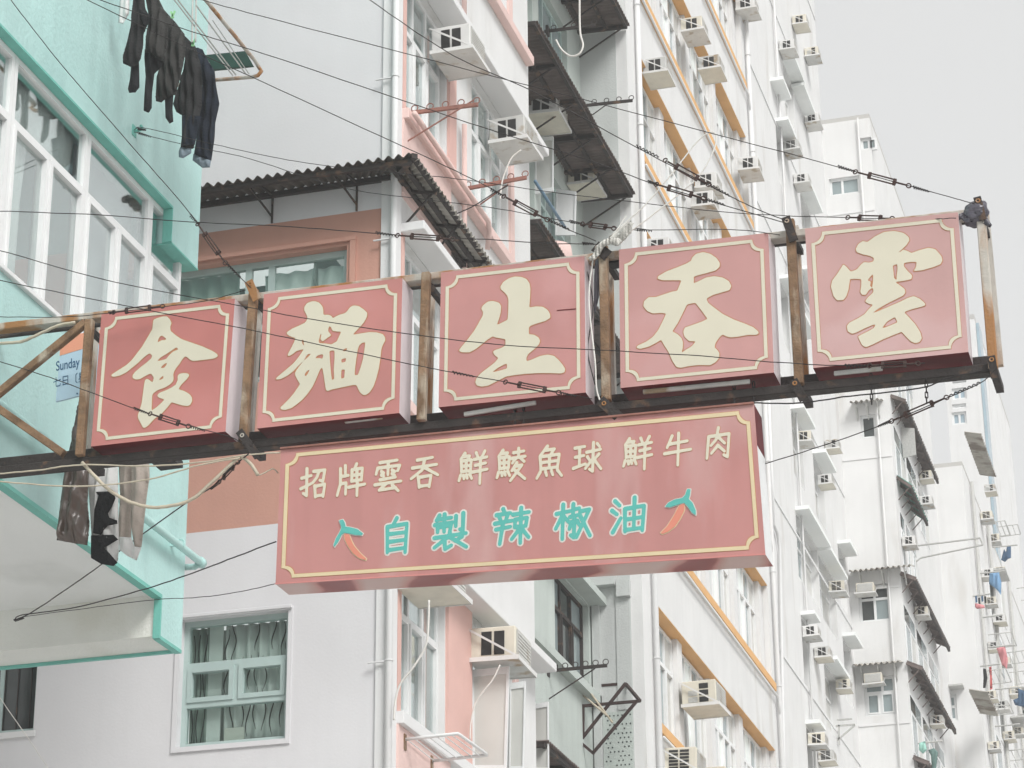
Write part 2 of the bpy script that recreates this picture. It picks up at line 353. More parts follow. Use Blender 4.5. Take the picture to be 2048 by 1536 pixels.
m = MB(); m.box(XT-.075, XT+.003, 8, yb-.026, 8.175, 8.2095); m.box(XT-.06, XT+.003, yb-.025, yb-.001, 7.83, 8.2095); m.box(XT-.06, XT+.003, yb, YE+.002, 7.825, 7.8545)
m.build('edge_shade_strip', 'turquoise_shaded', B)
m = MB(); m.box(XT-8, XT-.071, YE-.03, YE+.003, 7.83, 7.8545); m.build('edge_shade_strip', 'turquoise_shaded', B)
m = MB(); m.box(XT-8, XT-.071, 8, yb-.001, 8.211, 8.4); m.build('soffit', 'soffit', B)
m = MB(); m.box(XT-8, XT-.071, yb, YE-.001, 7.856, 8.4); m.build('beam', ['beam_cream'], B)
m = MB(); m.box(XT-4, XT-3.6, 8, YE, 8.4, 11.74); m.build('room_wall', 'room', B)
m = MB(); m.box(XT-3.6, XT-.08, 8, YE-.2, 9.0, 9.05); m.build('room_floor', 'room', B)
XW = XT-.085
posts = [11.9, 13.22, 14.53, 15.84, 17.17, 18.43, 19.13]
for i in range(len(posts)-1):
    a, b = posts[i], posts[i+1]; last = i == len(posts)-2
    gl = 'glass_sky' if i >= 4 else 'glass_clear'
    wd = window(B, Vector((XW, a, 9.826)), VY, VX, b-a-.004, 11.72-9.826, [(1.36, [1] if last else [1, 1], True), (.54, [1], False)], 'frame_white', gl, t=.05, dp=.06, sash=.034)
    if i >= 4: curtain(wd, Vector((XW, a+.05, 0)), VY, VX, b-a-.1, 9.9, 11.66, 'cloth_white', off=-.16, folds=5, amp=.01)
    else:
        curtain(wd, Vector((XW, a+.08, 0)), VY, VX, .36, 9.9, 11.2, 'curtain_pale', off=-.11, folds=4, amp=.03)
        curtain(wd, Vector((XW, a+.66, 0)), VY, VX, .30, 9.9, 11.2, 'curtain_pale', off=-.12, folds=3, amp=.035)
        curtain(wd, Vector((XW, a+.06, 0)), VY, VX, b-a-.12, 11.16, 11.69, 'curtain_pale', off=-.12, folds=4, amp=.012)
        m = MB(); m.box(XW-1.4, XW-1.38, a+.1, b-.5, 10.2, 11.5); m.build('wardrobe', 'curtain_pale', wd)
m = MB(); m.tube([(XT+.085, 9, 8.72), (XT+.085, 19.40, 8.67), (XT+.085, 19.46, 8.665)], .034, 10)
m.tube([(XT+.085, 19.44, 8.668), (XT+.02, 19.44, 8.64), (XT-.05, 19.40, 8.63)], .03, 8); m.tube([(XT+.085, 19.40, 8.67), (XT+.085, 19.46, 8.666)], .045, 10)
pp = m.build('drain_pipe', 'turquoise', B, smooth=True)
m = MB()
for y in (13, 15.2, 16.8, 18.98): m.ring((XT+.085, y, 8.69), VY, .04, .008); m.box(XT, XT+.05, y-.012, y+.012, 8.675, 8.7)
m.build('pipe_clip', 'turquoise', pp)
m = MB(); h = PX(268, 262, XT); m.tube([h+VX*.0, h+VX*.06, h+VX*.075+VZ*.025, h+VX*.06+VZ*.045], .012, 6); m.box(XT-.01, XT+.006, h.y-.04, h.y+.04, h.z-.05, h.z+.05); m.build('wall_hook', 'turquoise_shaded', B)

# ================================================================== pink corner building
B = thing('pink_building', 'white and salmon corner building with pink pilasters behind the left signs', 'building', (XP-2, YP+2, 0))
PINK = B
WX0 = -16.
hol = [(-11.0, -8.03, 11.27, 12.625), (-9.63, -8.545, 7.67, 8.91), (-12.3, -11.115, 7.96, 8.95)]
wall_holes('wall', B, Vector((WX0, YP, 0)), VX, -VY, XP-WX0, 0, 26, [(a-WX0, b-WX0, c, d) for a, b, c, d in hol], .16, ['gable_white', 'gable_salmon'], [(0, 0), (9.78, 1), (12.98, 0)])
m = MB(); m.box(-7.665, XP+.03, YP-.03, YP+.10, 0, 26); m.build('corner_pilaster', 'white_clean', B)
# window surrounds
m = MB(); m.box(-11.05, -7.93, YP-.035, YP-.001, 12.66, 12.70); m.box(-7.99, -7.93, YP-.03, YP-.001, 11.2, 12.659); m.build('window_surround', 'gable_salmon', B)
m = MB(); m.box(-9.68, -8.50, YP-.02, YP-.001, 7.62, 7.668); m.box(-9.68, -9.632, YP-.018, YP-.001, 7.668, 8.95); m.box(-8.543, -8.50, YP-.014, YP-.001, 7.668, 8.95); m.build('window_surround', 'gable_white', B)
m = MB(); m.box(-9.66, -8.50, YP-.05, YP-.019, 8.912, 8.95); m.build('window_head', 'gable_white', B, bevel=.006)
# upper window, with a ruffled half curtain
o = Vector((-11.0, YP+.10, 11.27)); wd = window(B, o, VX, -VY, 2.97, 1.355, [(.62, [1.2, 1.5, .5, 1.1], True), (.73, [1.2, 1.4, .35, 1.1], False)], 'frame_green', 'glass_green', t=.065, dp=.06)
curtain(wd, Vector((-11, YP+.1, 0)), VX, -VY, 1.75, 11.3, 12.6, 'curtain_green', off=-.12, folds=9, amp=.03)
def ruffle(z0, z1, ph, off):
    c = MB(); c.surf(lambda a, b: Vector((-8.98+.92*a, YP+.1+off+.02*math.sin(a*30+b*2), z1-(z1-z0)*b*(.75+.25*abs(math.sin(a*14+ph))))), 60, 5)
    c.build('valance', 'curtain_pale', wd, smooth=True, solid=.004)
ruffle(12.18, 12.52, .3, .12); ruffle(11.95, 12.28, 1.1, .15); ruffle(11.75, 12.05, .6, .18)
m = MB(); m.box(-11, -8.03, YP+.8, YP+.85, 11.2, 12.7); m.build('room', 'curtain_dark', wd)
m = MB(); m.box(-8.98, -8.12, YP+.152, YP+.16, 12.12, 12.13); m.box(-8.9, -8.5, YP+.15, YP+.17, 11.96, 11.985); m.build('curtain_rail', 'vent_dark', wd)
# lower window: one fixed light, two casements, one fixed light; curtain with wavy black lines
o = Vector((-9.63, YP+.08, 7.67)); wd = window(B, o, VX, -VY, 1.085, 1.24, [(.40, [1], False), (.42, [1, 1], True), (.42, [1], False)], 'frame_green', 'glass_green', t=.05, dp=.07, sash=.045)
curtain(wd, Vector((-9.6, YP+.08, 0)), VX, -VY, .2, 7.7, 8.88, 'curtain_green', off=-.135, folds=3, amp=.03)
curtain(wd, Vector((-9.25, YP+.08, 0)), VX, -VY, .72, 7.7, 8.88, 'curtain_pale', off=-.135, folds=7, amp=.032)
m = MB(); m.box(-9.62, -8.55, YP+.7, YP+.72, 7.6, 9); m.build('room', 'curtain_green', wd)
m = MB(); m.box(-9.42, -9.28, YP+.19, YP+.2, 7.7, 8.88); m.build('curtain_edge', 'curtain_pale', wd)
for k in range(9):
    x0 = -9.22+.078*k+random.uniform(-.02, .02)
    for z0, z1 in ((7.75, 8.2), (8.18, 8.55), (8.5, 8.86)):
        if random.random() < .18: continue
        zz = random.uniform(0, .12); ph = random.random()*6
        m = MB(); m.tube([(x0+.022*math.sin(ph+t*5.5), YP+.08+.092, z0+zz+(z1-z0-.04)*t) for t in [i/10 for i in range(11)]], [.002+.0045*math.sin(math.pi*i/10) for i in range(11)], 5)
        m.build('curtain_line', 'vent_dark', wd)
for x0 in (-9.57, -9.50, -9.45):
    m = MB(); m.tube([(x0+.018*math.sin(t*9+x0*40), YP+.08+.092, 7.75+1.05*t) for t in [i/16 for i in range(17)]], .005, 5); m.build('curtain_line', 'vent_dark', wd)
m = MB(); m.box(-9.22, -9.02, YP+.152, YP+.165, 7.70, 7.86); m.build('cardboard_box', 'box_card', wd)
# dark window, far left
o = Vector((-12.3, YP+.08, 7.96)); wd = window(B, o, VX, -VY, 1.185, .99, [(1, [1, 1, 1], False)], 'frame_green', 'pane_dark', t=.045, dp=.07)
m = MB(); m.box(-12.3, -11.1, YP+.3, YP+.32, 7.9, 9); m.build('room', 'curtain_dark', wd)
m = MB(); [m.tube([(-12.2+.14*k, YP+.105, 7.97), (-12.2+.14*k, YP+.105, 8.93)], .006, 5) for k in range(8)]; m.build('window_bars', 'steel_dark', wd)
m = MB(); m.box(-12.4, -11.09, YP-.02, YP-.001, 7.90, 7.958); m.build('window_surround', 'white_clean', B)

# street facade
fl = [(4.74, 6.48), (7.87, 9.5), (11.0, 12.74), (14.13, 15.87), (17.26, 19.0), (20.4, 22.1)]
FW = 26.5-YP
hol = []
for z0, z1 in fl: hol += [(.24, 1.62, z0, z1), (2.55, 3.9, z0, z1)]
wall_holes('wall', B, Vector((XP, YP, 0)), VY, VX, FW, 0, 26, hol, .14, ['white_wall'])
for z0, z1 in fl:
    low = z0 < 8
    m = MB(); m.box(XP, XP+.27, YP+.10, 26.42, z1+.001, z1+.10); m.build('eyebrow', 'white_clean', B, bevel=.008)
    m = MB(); m.box(XP, XP+.10, YP+.10, 26.42, z0-.12, z0-.001); m.build('sill', 'white_clean' if low else 'pink', B, bevel=.006)
    m = MB(); m.box(XP, XP+.05, YP+.10, 23.29, z0-.95, z0-.121); m.build('spandrel', 'pink' if not low else 'pink', B)
    m = MB(); m.box(XP, XP+.035, 23.29 if not low else 23.27, 23.52 if not low else 24.05, z0, z1); m.build('pilaster', 'pink_deep', B)
    m = MB(); m.box(XP, XP+.03, 25.6, 25.75, z0, z1); m.build('pilaster', 'pink', B)
    m = MB(); m.box(XP, XP+.03, YP+.12, YP+.22, z0, z1); m.build('pilaster', 'pink_deep', B)
    for a, b in ((.24, 1.62), (2.55, 3.9)):
        wd = window(B, Vector((XP-.07, YP+a, z0)), VY, VX, b-a, z1-z0, [(1.05, [1, 1, 1], True), (.55, [1, 1, 1], False)], 'frame_white', 'glass_clear', t=.05, dp=.05, sash=.034)
        curtain(wd, Vector((XP-.07, YP+a+.04, 0)), VY, VX, b-a-.08, z0+.05, z1-.05, 'curtain_pale', off=-.22, folds=6, amp=.03)
        m = MB(); m.box(XP-.9, XP-.88, YP+a-.1, YP+b+.1, z0-.1, z1+.1); m.build('room', 'room', wd)
# thin pink pipes along the sills and down the facade
m = MB(); m.tube([(XP+.15, YP+.12, 14.06), (XP+.15, 24.3, 14.04), (XP+.12, 24.45, 14.0), (XP+.08, 24.5, 13.8)], .03, 8); m.tube([(XP+.06, 23.72, 13.2), (XP+.06, 23.72, 14.95)], .03, 8); m.tube([(XP+.06, 23.72, 16.2), (XP+.06, 23.72, 20)], .03, 8)
m.build('water_pipe', 'pink', B, smooth=True)
# white downpipe at the corner
m = MB(); m.tube([(XP+.01, YP-.07, .2), (XP+.01, YP-.07, 12.9), (XP+.02, YP-.07, 26)], .034, 10)
pp = m.build('downpipe', 'white_clean', B, smooth=True)
m = MB()
for z in (8.3, 10.4, 12.6, 14.4, 16.2): m.ring((XP+.01, YP-.07, z), VZ, .036, .007, 14); m.box(XP-.2, XP+.02, YP-.075, YP-.055, z-.006, z+.006)
m.build('pipe_clip', 'white_clean', pp)
# corrugated awning round the corner
A = Vector((-7.16, YP-.5, 13.245)); dA = .035
xs = [-11.2, -10.3, -9.35, -8.4, -7.5]
for i in range(len(xs)-1):
    e0, e1 = xs[i], xs[i+1]+.05; ex = A.x if i == len(xs)-2 else e1
    s_ = corr_sheet((e0, A.y, A.z+random.uniform(-.01, .01)), (ex, A.y-random.uniform(0, .015), A.z), (e1 if i < 3 else XP-.02, YP-.002, 13.335), (e0, YP-.002, 13.335), pitch=.105, amp=.02)
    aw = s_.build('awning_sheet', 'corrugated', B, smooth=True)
ys = [YP-.5, 22.3, 23.2, 24.3]
for i in range(3):
    s_ = corr_sheet((A.x+random.uniform(0, .02), ys[i], A.z-.01*i), (A.x, ys[i+1]+.05, A.z-.01*i), (XP+.002, ys[i+1]+.05, 13.33), (XP+.002, max(ys[i], YP-.05), 13.33), pitch=.105, amp=.018)
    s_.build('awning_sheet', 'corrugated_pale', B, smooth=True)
m = MB(); m.bar((-11.2, YP-.03, 13.285), (XP, YP-.03, 13.285), .05, .05); m.bar((-11.2, A.y+.06, A.z-.035), (A.x-.05, A.y+.06, A.z-.035), .05, .04); m.build('purlin', 'steel_dark', B)
for f in (.06, .19, .33):
    m = MB(); m.bar((XP+f, YP-.4, 13.27-.03*f), (XP+f, 24.3, 13.25-.03*f), .05, .045); m.build('purlin', 'steel_dark', B)
m = MB(); m.bar((XP-.02, YP, 13.30), (A.x, A.y, A.z-.01), .06, .05); m.build('hip_bar', 'steel_dark', B)
for x in (-9.7, -8.83, -7.93):
    m = MB(); m.bar((x, YP-.015, 13.3), (x, YP-.015, 12.98), .018, .018); m.bar((x-.10, A.y+.1, A.z-.03), (x, YP-.02, 13.05), .016, .016); m.bar((x, A.y+.05, A.z-.03), (x, YP-.02, 13.29), .022, .022); m.build('awning_bracket', 'steel_dark', B)
for y in (21.9, 22.7, 23.6):
    m = MB(); m.bar((XP+.01, y, 12.9), (A.x-.06, y, A.z-.03), .018, .018); m.bar((XP+.01, y, 13.27), (A.x-.03, y, A.z-.04), .03, .03); m.build('awning_bracket', 'steel_dark', B)
# ================================================================== lettering tools: outlines found on a distance field
def field(polys, lo, hi, N):
    xs = np.linspace(lo[0], hi[0], N); ys = np.linspace(lo[1], hi[1], N); X, Y = np.meshgrid(xs, ys)
    best = np.full(X.shape, 1e9); ins = np.zeros(X.shape, bool)
    for p in polys:
        q = np.array(p, float)
        for i in range(len(q)):
            a, b = q[i], q[(i+1) % len(q)]; d = b-a; L2 = (d@d) or 1e-9
            t = np.clip(((X-a[0])*d[0]+(Y-a[1])*d[1])/L2, 0, 1)
            best = np.minimum(best, (X-a[0]-t*d[0])**2+(Y-a[1]-t*d[1])**2)
            if a[1] != b[1]: ins ^= ((a[1] > Y) != (b[1] > Y)) & (X < (b[0]-a[0])*(Y-a[1])/(b[1]-a[1])+a[0])
    F = np.sqrt(best); F[ins] *= -1; return F, xs, ys
def strokes_field(strokes, wd, lo, hi, N):
    xs = np.linspace(lo[0], hi[0], N); ys = np.linspace(lo[1], hi[1], N); X, Y = np.meshgrid(xs, ys); best = np.full(X.shape, 1e9)
    for st in strokes:
        n = len(st)-1
        for i in range(n):
            a, b = np.array(st[i], float), np.array(st[i+1], float); d = b-a; L2 = (d@d) or 1e-9
            t = np.clip(((X-a[0])*d[0]+(Y-a[1])*d[1])/L2, 0, 1); s = (i+t)/n
            r = wd*(1.12-.42*s+.25*s*s)      # a brush presses at the start
            best = np.minimum(best, np.sqrt((X-a[0]-t*d[0])**2+(Y-a[1]-t*d[1])**2)-r)
    return best, xs, ys
def blur(F, k):
    for _ in range(k):
        G = np.pad(F, 1, mode='edge'); F = (G[:-2, 1:-1]+G[2:, 1:-1]+G[1:-1, :-2]+G[1:-1, 2:]+4*G[1:-1, 1:-1])/8
    return F
def contours(F, xs, ys, lev):
    V = F-lev; V[V == 0] = 1e-9; ny, nx = V.shape; nxt = {}
    def pt(k):
        j, i, h = k
        if h: t = V[j, i]/(V[j, i]-V[j, i+1]); return (xs[i]+(xs[i+1]-xs[i])*t, ys[j])
        t = V[j, i]/(V[j, i]-V[j+1, i]); return (xs[i], ys[j]+(ys[j+1]-ys[j])*t)
    S = V < 0; act = np.argwhere((S[:-1, :-1] != S[1:, :-1]) | (S[:-1, :-1] != S[:-1, 1:]) | (S[:-1, :-1] != S[1:, 1:]))
    for j, i in act:
        c = (S[j, i], S[j, i+1], S[j+1, i+1], S[j+1, i]); e = ((j, i, 1), (j, i+1, 0), (j+1, i, 1), (j, i, 0))
        # walk with the inside on one side
        ent = [k for k in range(4) if c[k] and not c[(k+1) % 4]]; ext = [k for k in range(4) if not c[k] and c[(k+1) % 4]]
        for k in ent:
            x = min(ext, key=lambda q: (k-q) % 4) if len(ext) > 1 else ext[0]
            nxt[e[k]] = e[x]
    out = []
    while nxt:
        k0 = next(iter(nxt)); k = k0; loop = []
        while k in nxt:
            loop.append(pt(k)); k = nxt.pop(k)
        if len(loop) > 6: out.append(loop)
    return out
def thin(loop, tol):
    out = [loop[0]]
    for i in range(1, len(loop)-1):
        a, p, b = out[-1], loop[i], loop[i+1]; dx, dy = b[0]-a[0], b[1]-a[1]; L_ = math.hypot(dx, dy) or 1e-9
        if abs((p[0]-a[0])*dy-(p[1]-a[1])*dx)/L_ > tol or L_ > 22*tol: out.append(p)
    return out
def flat_mesh(name, loops, to3d, thick, m, parent):
    """loops filled as a thin plate; to3d(x, y, h) -> point, h metres towards the viewer"""
    cu = bpy.data.curves.new('tmp', 'CURVE'); cu.dimensions = '2D'; cu.fill_mode = 'BOTH'
    for lp in loops:
        if len(lp) < 3: continue
        sp = cu.splines.new('POLY'); sp.points.add(len(lp)-1); sp.use_cyclic_u = True
        for i, (x, y) in enumerate(lp): sp.points[i].co = (x, y, 0, 1)
    cu.extrude = .5; ob_ = bpy.data.objects.new('tmp', cu); COL.objects.link(ob_)
    dg = bpy.context.evaluated_depsgraph_get(); me0 = bpy.data.meshes.new_from_object(ob_.evaluated_get(dg))
    b = MB(); b.add([to3d(v.co.x, v.co.y, thick*(v.co.z+.5)) for v in me0.vertices], [tuple(p.vertices) for p in me0.polygons])
    bpy.data.objects.remove(ob_); bpy.data.curves.remove(cu); bpy.data.meshes.remove(me0)
    o = b.build(name, m, parent)
    bm = bmesh.new(); bm.from_mesh(o.data); bmesh.ops.recalc_face_normals(bm, faces=bm.faces); bm.to_mesh(o.data); bm.free()
    return o

# ================================================================== the sign gantry
YR = YS+.12
GN = thing('sign_gantry', 'rusty steel gantry of rails and posts that carries the five red signs', 'sign frame', (-4.6, YR, 7.9))
def rail(p, q, a, b, m, nm='rail', Y=YR):
    k = MB(); k.bar(PY(*p, Y), PY(*q, Y), a, b); return k.build(nm, m, GN, bevel=.006)
rail((-260, 688), (1962, 428), .09, .055, 'steel_dark' if 0 else 'steel_pale', 'top_rail'); rail((-260, 972), (1990, 740), .10, .062, 'steel_dark', 'bottom_rail')
rail((-260, 704), (1950, 442), .03, .03, 'steel_dark', 'top_rail', YR+.25); rail((-260, 955), (1990, 724), .08, .07, 'steel_dark', 'bottom_rail', YR+.3)
POST = [((180, 640), (160, 912)), ((508, 578), (487, 880)), ((853, 546), (843, 842)), ((1207, 492), (1213, 802)), ((1580, 440), (1599, 770)), ((1960, 408), (1987, 738))]
for i, (p, q) in enumerate(POST):
    k = MB(); a, b = PY(*p, YR-.07), PY(*q, YR-.07); k.bar(a, b, .060, .055, VY); po = k.build('post', 'steel_rust' if i in (0, 1, 2, 3, 4) else 'steel_pale', GN, bevel=.006)
    k = MB(); k.bar(PY(p[0]+10, p[1]+14, YR+.3), PY(q[0]+12, q[1]-6, YR+.3), .05, .05, VY); k.build('post', 'steel_pale', GN)
    k = MB(); k.bar(PY(p[0]+2, p[1]+22, YR-.05), PY(p[0]+2, p[1]+22, YR-.05)+VY*.35, .04, .04); k.build('tie_bar', 'steel_dark', GN); k = MB(); k.bar(PY(*q, YR-.05), PY(*q, YR-.05)+VY*.36, .05, .05); k.build('tie_bar', 'steel_dark', GN)
for p, q in (((172, 645), (-120, 882)), ((128, 908), (-150, 715))):
    k = MB(); k.bar(PY(*p, YR-.03), PY(*q, YR-.03), .055, .055); k.build('brace', 'steel_rust', GN, bevel=.005)
# bracket plates with a bolt hole ring
def plate(p, q, wd=.055, m='steel_dark', Y=YR-.13):
    k = MB(); a, b = PY(*p, Y), PY(*q, Y+.02); k.bar(a, b, wd, .012, VY); k.build('bracket_plate', m, GN)
    k = MB(); k.ring(a.lerp(b, .18)+Vector((0, -.008, 0)), VY, .012, .005, 10); k.build('bolt_hole', 'steel_pale', GN)
plate((497, 562), (514, 600), .06, 'steel_pale'); plate((478, 862), (516, 914)); plate((1190, 492), (1216, 512), .08); plate((1200, 800), (1246, 842), .07, 'steel_dark')
plate((1571, 434), (1588, 482), .06); plate((1586, 760), (1608, 800), .06); plate((1954, 394), (1966, 440), .05); plate((1982, 712), (1990, 756), .05)
# pale strips under the boxes
for p, q in (((690, 843), (765, 834)), ((928, 829), (1072, 805)), ((1286, 784), (1500, 763)), ((1668, 747), (1765, 737))):
    k = MB(); k.bar(PY(*p, YR-.06), PY(*q, YR-.06), .02, .03); k.build('lamp_strip', 'ac_dirty', GN, bevel=.004)

PAN = [((203, 628), (470, 597), (451, 863), (182, 893)), ((527.7, 588.5), (805, 556), (798.5, 826), (514, 857)), ((882, 545), (1169, 512), (1171.5, 785), (877, 814.5)),
       ((1238, 499), (1536.5, 466), (1548, 745), (1241, 776)), ((1610, 457.5), (1916, 424.5), (1937, 704), (1626, 736))]
GLY = [
 (180, 590, 4.8, [[(610,240),(640,225),(700,208),(740,207),(765,230),(785,270),(772,305),(775,345),(820,385),(880,425),(980,460),(1080,495),(1180,540),(1225,570),(1228,590),(1205,607),(1150,618),(1060,628),(990,635),(960,622),(935,598),(915,590),(890,615),(860,665),(830,700),(808,740),(800,770),(805,795),(800,830),(770,860),(720,890),(650,915),(610,945),(598,970),(592,1112),(640,1080),(690,1035),(718,1005),(660,985),(645,965),(670,940),(720,920),(780,893),(825,862),(845,815),(842,785),(855,760),(900,750),(945,755),(955,775),(930,810),(880,860),(850,905),(910,925),(960,955),(980,985),(982,1020),(965,1055),(940,1068),(890,1062),(830,1045),(785,1030),(745,1080),(690,1140),(620,1190),(560,1255),(525,1278),(510,1275),(490,1235),(465,1190),(460,1160),(480,1100),(498,1040),(510,950),(520,870),(530,820),(545,805),(570,815),(602,842),(615,800),(608,785),(590,757),(570,760),(530,780),(480,810),(440,813),(412,800),(410,775),(430,745),(480,700),(540,655),(590,610),(600,585),(580,562),(560,567),(520,600),(450,665),(400,705),(350,745),(290,775),(230,787),(203,780),(210,765),(270,725),(350,675),(400,630),(450,565),(500,500),(560,400),(600,330)],
   [(645,462),(668,405),(690,388),(740,425),(720,435),(690,435)],[(640,640),(680,600),(740,565),(800,525),(830,503),(855,525),(835,530),(800,545),(760,580),(735,615),(700,625)],[(675,705),(700,675),(745,645),(735,675),(715,700)],[(650,830),(680,795),(710,770),(705,805),(680,815)]]),
 (510, 550, 4.8, [[(475,310),(500,272),(540,255),(580,253),(620,268),(650,305),(658,340),(657,375),(665,385),(700,383),(725,388),(740,400),(748,418),(775,400),(820,380),(865,368),(890,345),(915,308),(950,293),(1000,300),(1050,335),(1080,365),(1075,405),(1045,460),(1000,510),(935,578),(1000,565),(1100,550),(1170,553),(1230,570),(1250,600),(1252,630),(1230,670),(1215,710),(1205,800),(1190,900),(1170,980),(1140,1070),(1105,1125),(1070,1152),(1040,1153),(1010,1130),(990,1090),(975,1057),(940,1058),(860,1075),(790,1090),(740,1100),(700,1115),(683,1108),(675,1060),(660,960),(650,900),(645,888),(625,910),(605,960),(580,1020),(550,1080),(500,1150),(450,1205),(400,1245),(350,1280),(290,1298),(250,1292),(243,1275),(270,1250),(330,1190),(380,1130),(420,1070),(435,1048),(410,1010),(388,965),(385,945),(400,915),(430,875),(470,830),(520,780),(545,758),(520,758),(500,770),(470,820),(420,870),(370,925),(310,970),(250,1000),(205,1007),(200,995),(240,960),(300,910),(370,850),(420,790),(460,730),(483,705),(470,712),(440,720),(400,732),(365,760),(335,778),(312,778),(318,760),(350,700),(378,645),(390,605),(360,598),(320,580),(303,560),(315,545),(360,515),(430,485),(480,460),(500,435),(505,405),(490,370),(473,340)],
   [(448,625),(470,618),(468,650),(483,698),(455,660)],[(720,485),(735,510),(745,538),(800,545),(830,545),(805,600),(785,640),(735,668),(690,660),(620,655),(612,640),(625,580),(655,525),(640,570),(630,620),(650,640),(690,610),(735,580),(720,560),(703,540),(708,505)],[(575,805),(600,775),(640,762),(658,765),(650,808),(620,798)],[(715,735),(745,722),(765,730),(765,800),(758,900),(762,1000),(740,1012),(730,930),(722,830)],[(845,735),(850,715),(885,698),(885,722),(865,735)],[(830,810),(878,797),(870,835),(832,845)],[(830,912),(865,908),(858,990),(828,998)],[(1000,680),(1025,655),(1060,645),(1055,700),(1040,800),(1015,890),(990,960),(958,965),(962,900),(975,800),(985,730)],[(475,965),(490,935),(520,908),(528,915),(505,955),(490,975)]]),
 (820, 480, 4.096, [[(740,385),(765,345),(810,315),(860,300),(910,303),(955,320),(980,355),(988,400),(985,470),(978,555),(1030,545),(1090,548),(1130,575),(1150,610),(1150,640),(1110,665),(1040,685),(985,705),(975,720),(975,773),(1020,778),(1055,800),(1068,830),(1055,860),(1020,895),(970,935),(955,965),(955,995),(1000,980),(1070,950),(1130,940),(1180,950),(1215,980),(1250,1020),(1272,1055),(1268,1085),(1240,1095),(1150,1092),(1050,1092),(950,1098),(860,1108),(790,1120),(740,1145),(690,1170),(640,1195),(590,1203),(550,1195),(535,1165),(550,1125),(590,1085),(650,1040),(700,1000),(725,968),(690,940),(680,915),(700,902),(750,885),(783,865),(783,815),(750,808),(700,800),(680,790),(640,815),(590,855),(540,895),(490,922),(430,922),(400,910),(420,880),(470,820),(530,740),(575,660),(597,620),(600,590),(583,565),(600,535),(640,505),(680,500),(730,515),(748,540),(745,590),(730,650),(710,700),(760,675),(800,655),(805,590),(808,500),(800,460),(775,430),(745,405)],
   [(665,1090),(720,1050),(775,1020),(795,1015),(797,1052),(740,1070)]]),
 (1160, 400, 3.572, [[(795,435),(800,415),(830,385),(880,373),(930,385),(975,415),(1000,450),(998,480),(970,505),(900,525),(840,540),(812,550),(815,575),(810,598),(850,580),(900,555),(960,545),(1020,555),(1065,580),(1082,615),(1070,645),(1020,660),(950,680),(905,705),(915,735),(960,770),(1020,815),(1100,855),(1180,885),(1240,910),(1275,940),(1278,955),(1260,965),(1200,965),(1130,978),(1075,983),(1045,975),(1018,962),(995,985),(970,1020),(962,1055),(985,1075),(997,1095),(995,1130),(970,1160),(930,1182),(850,1180),(780,1188),(720,1200),(690,1195),(660,1150),(635,1090),(600,1035),(580,1000),(540,1025),(490,1050),(430,1065),(403,1058),(410,1042),(470,1015),(520,980),(560,930),(590,870),(617,812),(580,808),(520,812),(480,795),(453,760),(458,725),(490,695),(540,695),(600,675),(660,655),(695,650),(710,615),(725,575),(660,575),(590,575),(553,563),(560,545),(620,510),(700,480),(760,455)],
   [(660,940),(700,880),(740,800),(765,748),(825,735),(860,780),(912,850),(870,870),(800,895),(750,912),(738,940),(745,975),(780,1010),(830,1010),(800,1045),(750,1075),(723,1098),(735,1060),(738,1020),(725,985),(700,960)]]),
 (1540, 370, 3.3386, [[(572,430),(590,395),(620,375),(650,382),(700,345),(760,315),(830,308),(890,320),(925,345),(932,370),(910,405),(870,440),(832,466),(872,448),(890,432),(915,440),(945,455),(1000,435),(1060,420),(1105,430),(1145,475),(1152,505),(1140,530),(1090,550),(1020,570),(958,577),(975,550),(980,515),(940,515),(895,522),(895,545),(920,575),(950,605),(945,630),(900,640),(850,647),(835,652),(860,665),(900,695),(905,720),(890,740),(840,765),(780,795),(720,830),(670,865),(720,845),(800,810),(870,780),(920,755),(960,743),(1000,760),(1035,790),(1038,805),(1010,815),(950,830),(895,850),(930,885),(970,930),(1005,985),(1015,1025),(1000,1050),(970,1058),(940,1045),(910,1015),(880,982),(820,1005),(750,1035),(690,1065),(640,1085),(615,1070),(595,1030),(588,1012),(610,1000),(660,975),(695,955),(708,930),(680,938),(630,960),(580,985),(550,995),(520,980),(512,945),(530,920),(580,895),(630,865),(655,835),(690,800),(660,795),(635,780),(650,755),(690,718),(690,692),(680,690),(660,705),(640,735),(615,735),(603,715),(610,670),(610,630),(570,628),(535,630),(525,700),(510,745),(490,770),(450,772),(425,745),(407,680),(415,640),(445,600),(475,555),(490,530),(510,545),(540,580),(580,565),(610,530),(630,515),(660,520),(690,512),(695,490),(670,475),(620,465),(580,450)],
   [(650,640),(690,590),(688,650),(682,690),(668,672),(675,645)],[(820,540),(850,528),(852,560),(845,620),(850,640),(830,625),(825,580)],[(745,962),(780,915),(835,882),(852,918),(800,940)]])]
PLAB = ['red sign box with one large cream character at the left end of the gantry', 'red sign box with a dense cream character, second from the left on the gantry', 'red sign box with a broad cream character in the middle of the gantry', 'faded red sign box with a cream character, second from the right on the gantry', 'palest red sign box with a cream character at the right end of the gantry']
def bil(q, a, b):
    return tuple((q[0][k]*(1-a)+q[1][k]*a)*(1-b)+(q[3][k]*(1-a)+q[2][k]*a)*b for k in (0, 1))
def border_loop(inset, notch, W, H, n=7):
    """inset rectangle with scooped corners, in metres from the top left"""
    out = []
    for cx, cy, a0 in ((inset, inset, 90), (W-inset, inset, 180), (W-inset, H-inset, 270), (inset, H-inset, 0)):
        for k in range(n+1):
            a = R(a0-90*k/n); out.append((cx+notch*math.cos(a), cy+notch*math.sin(a)))
    return out
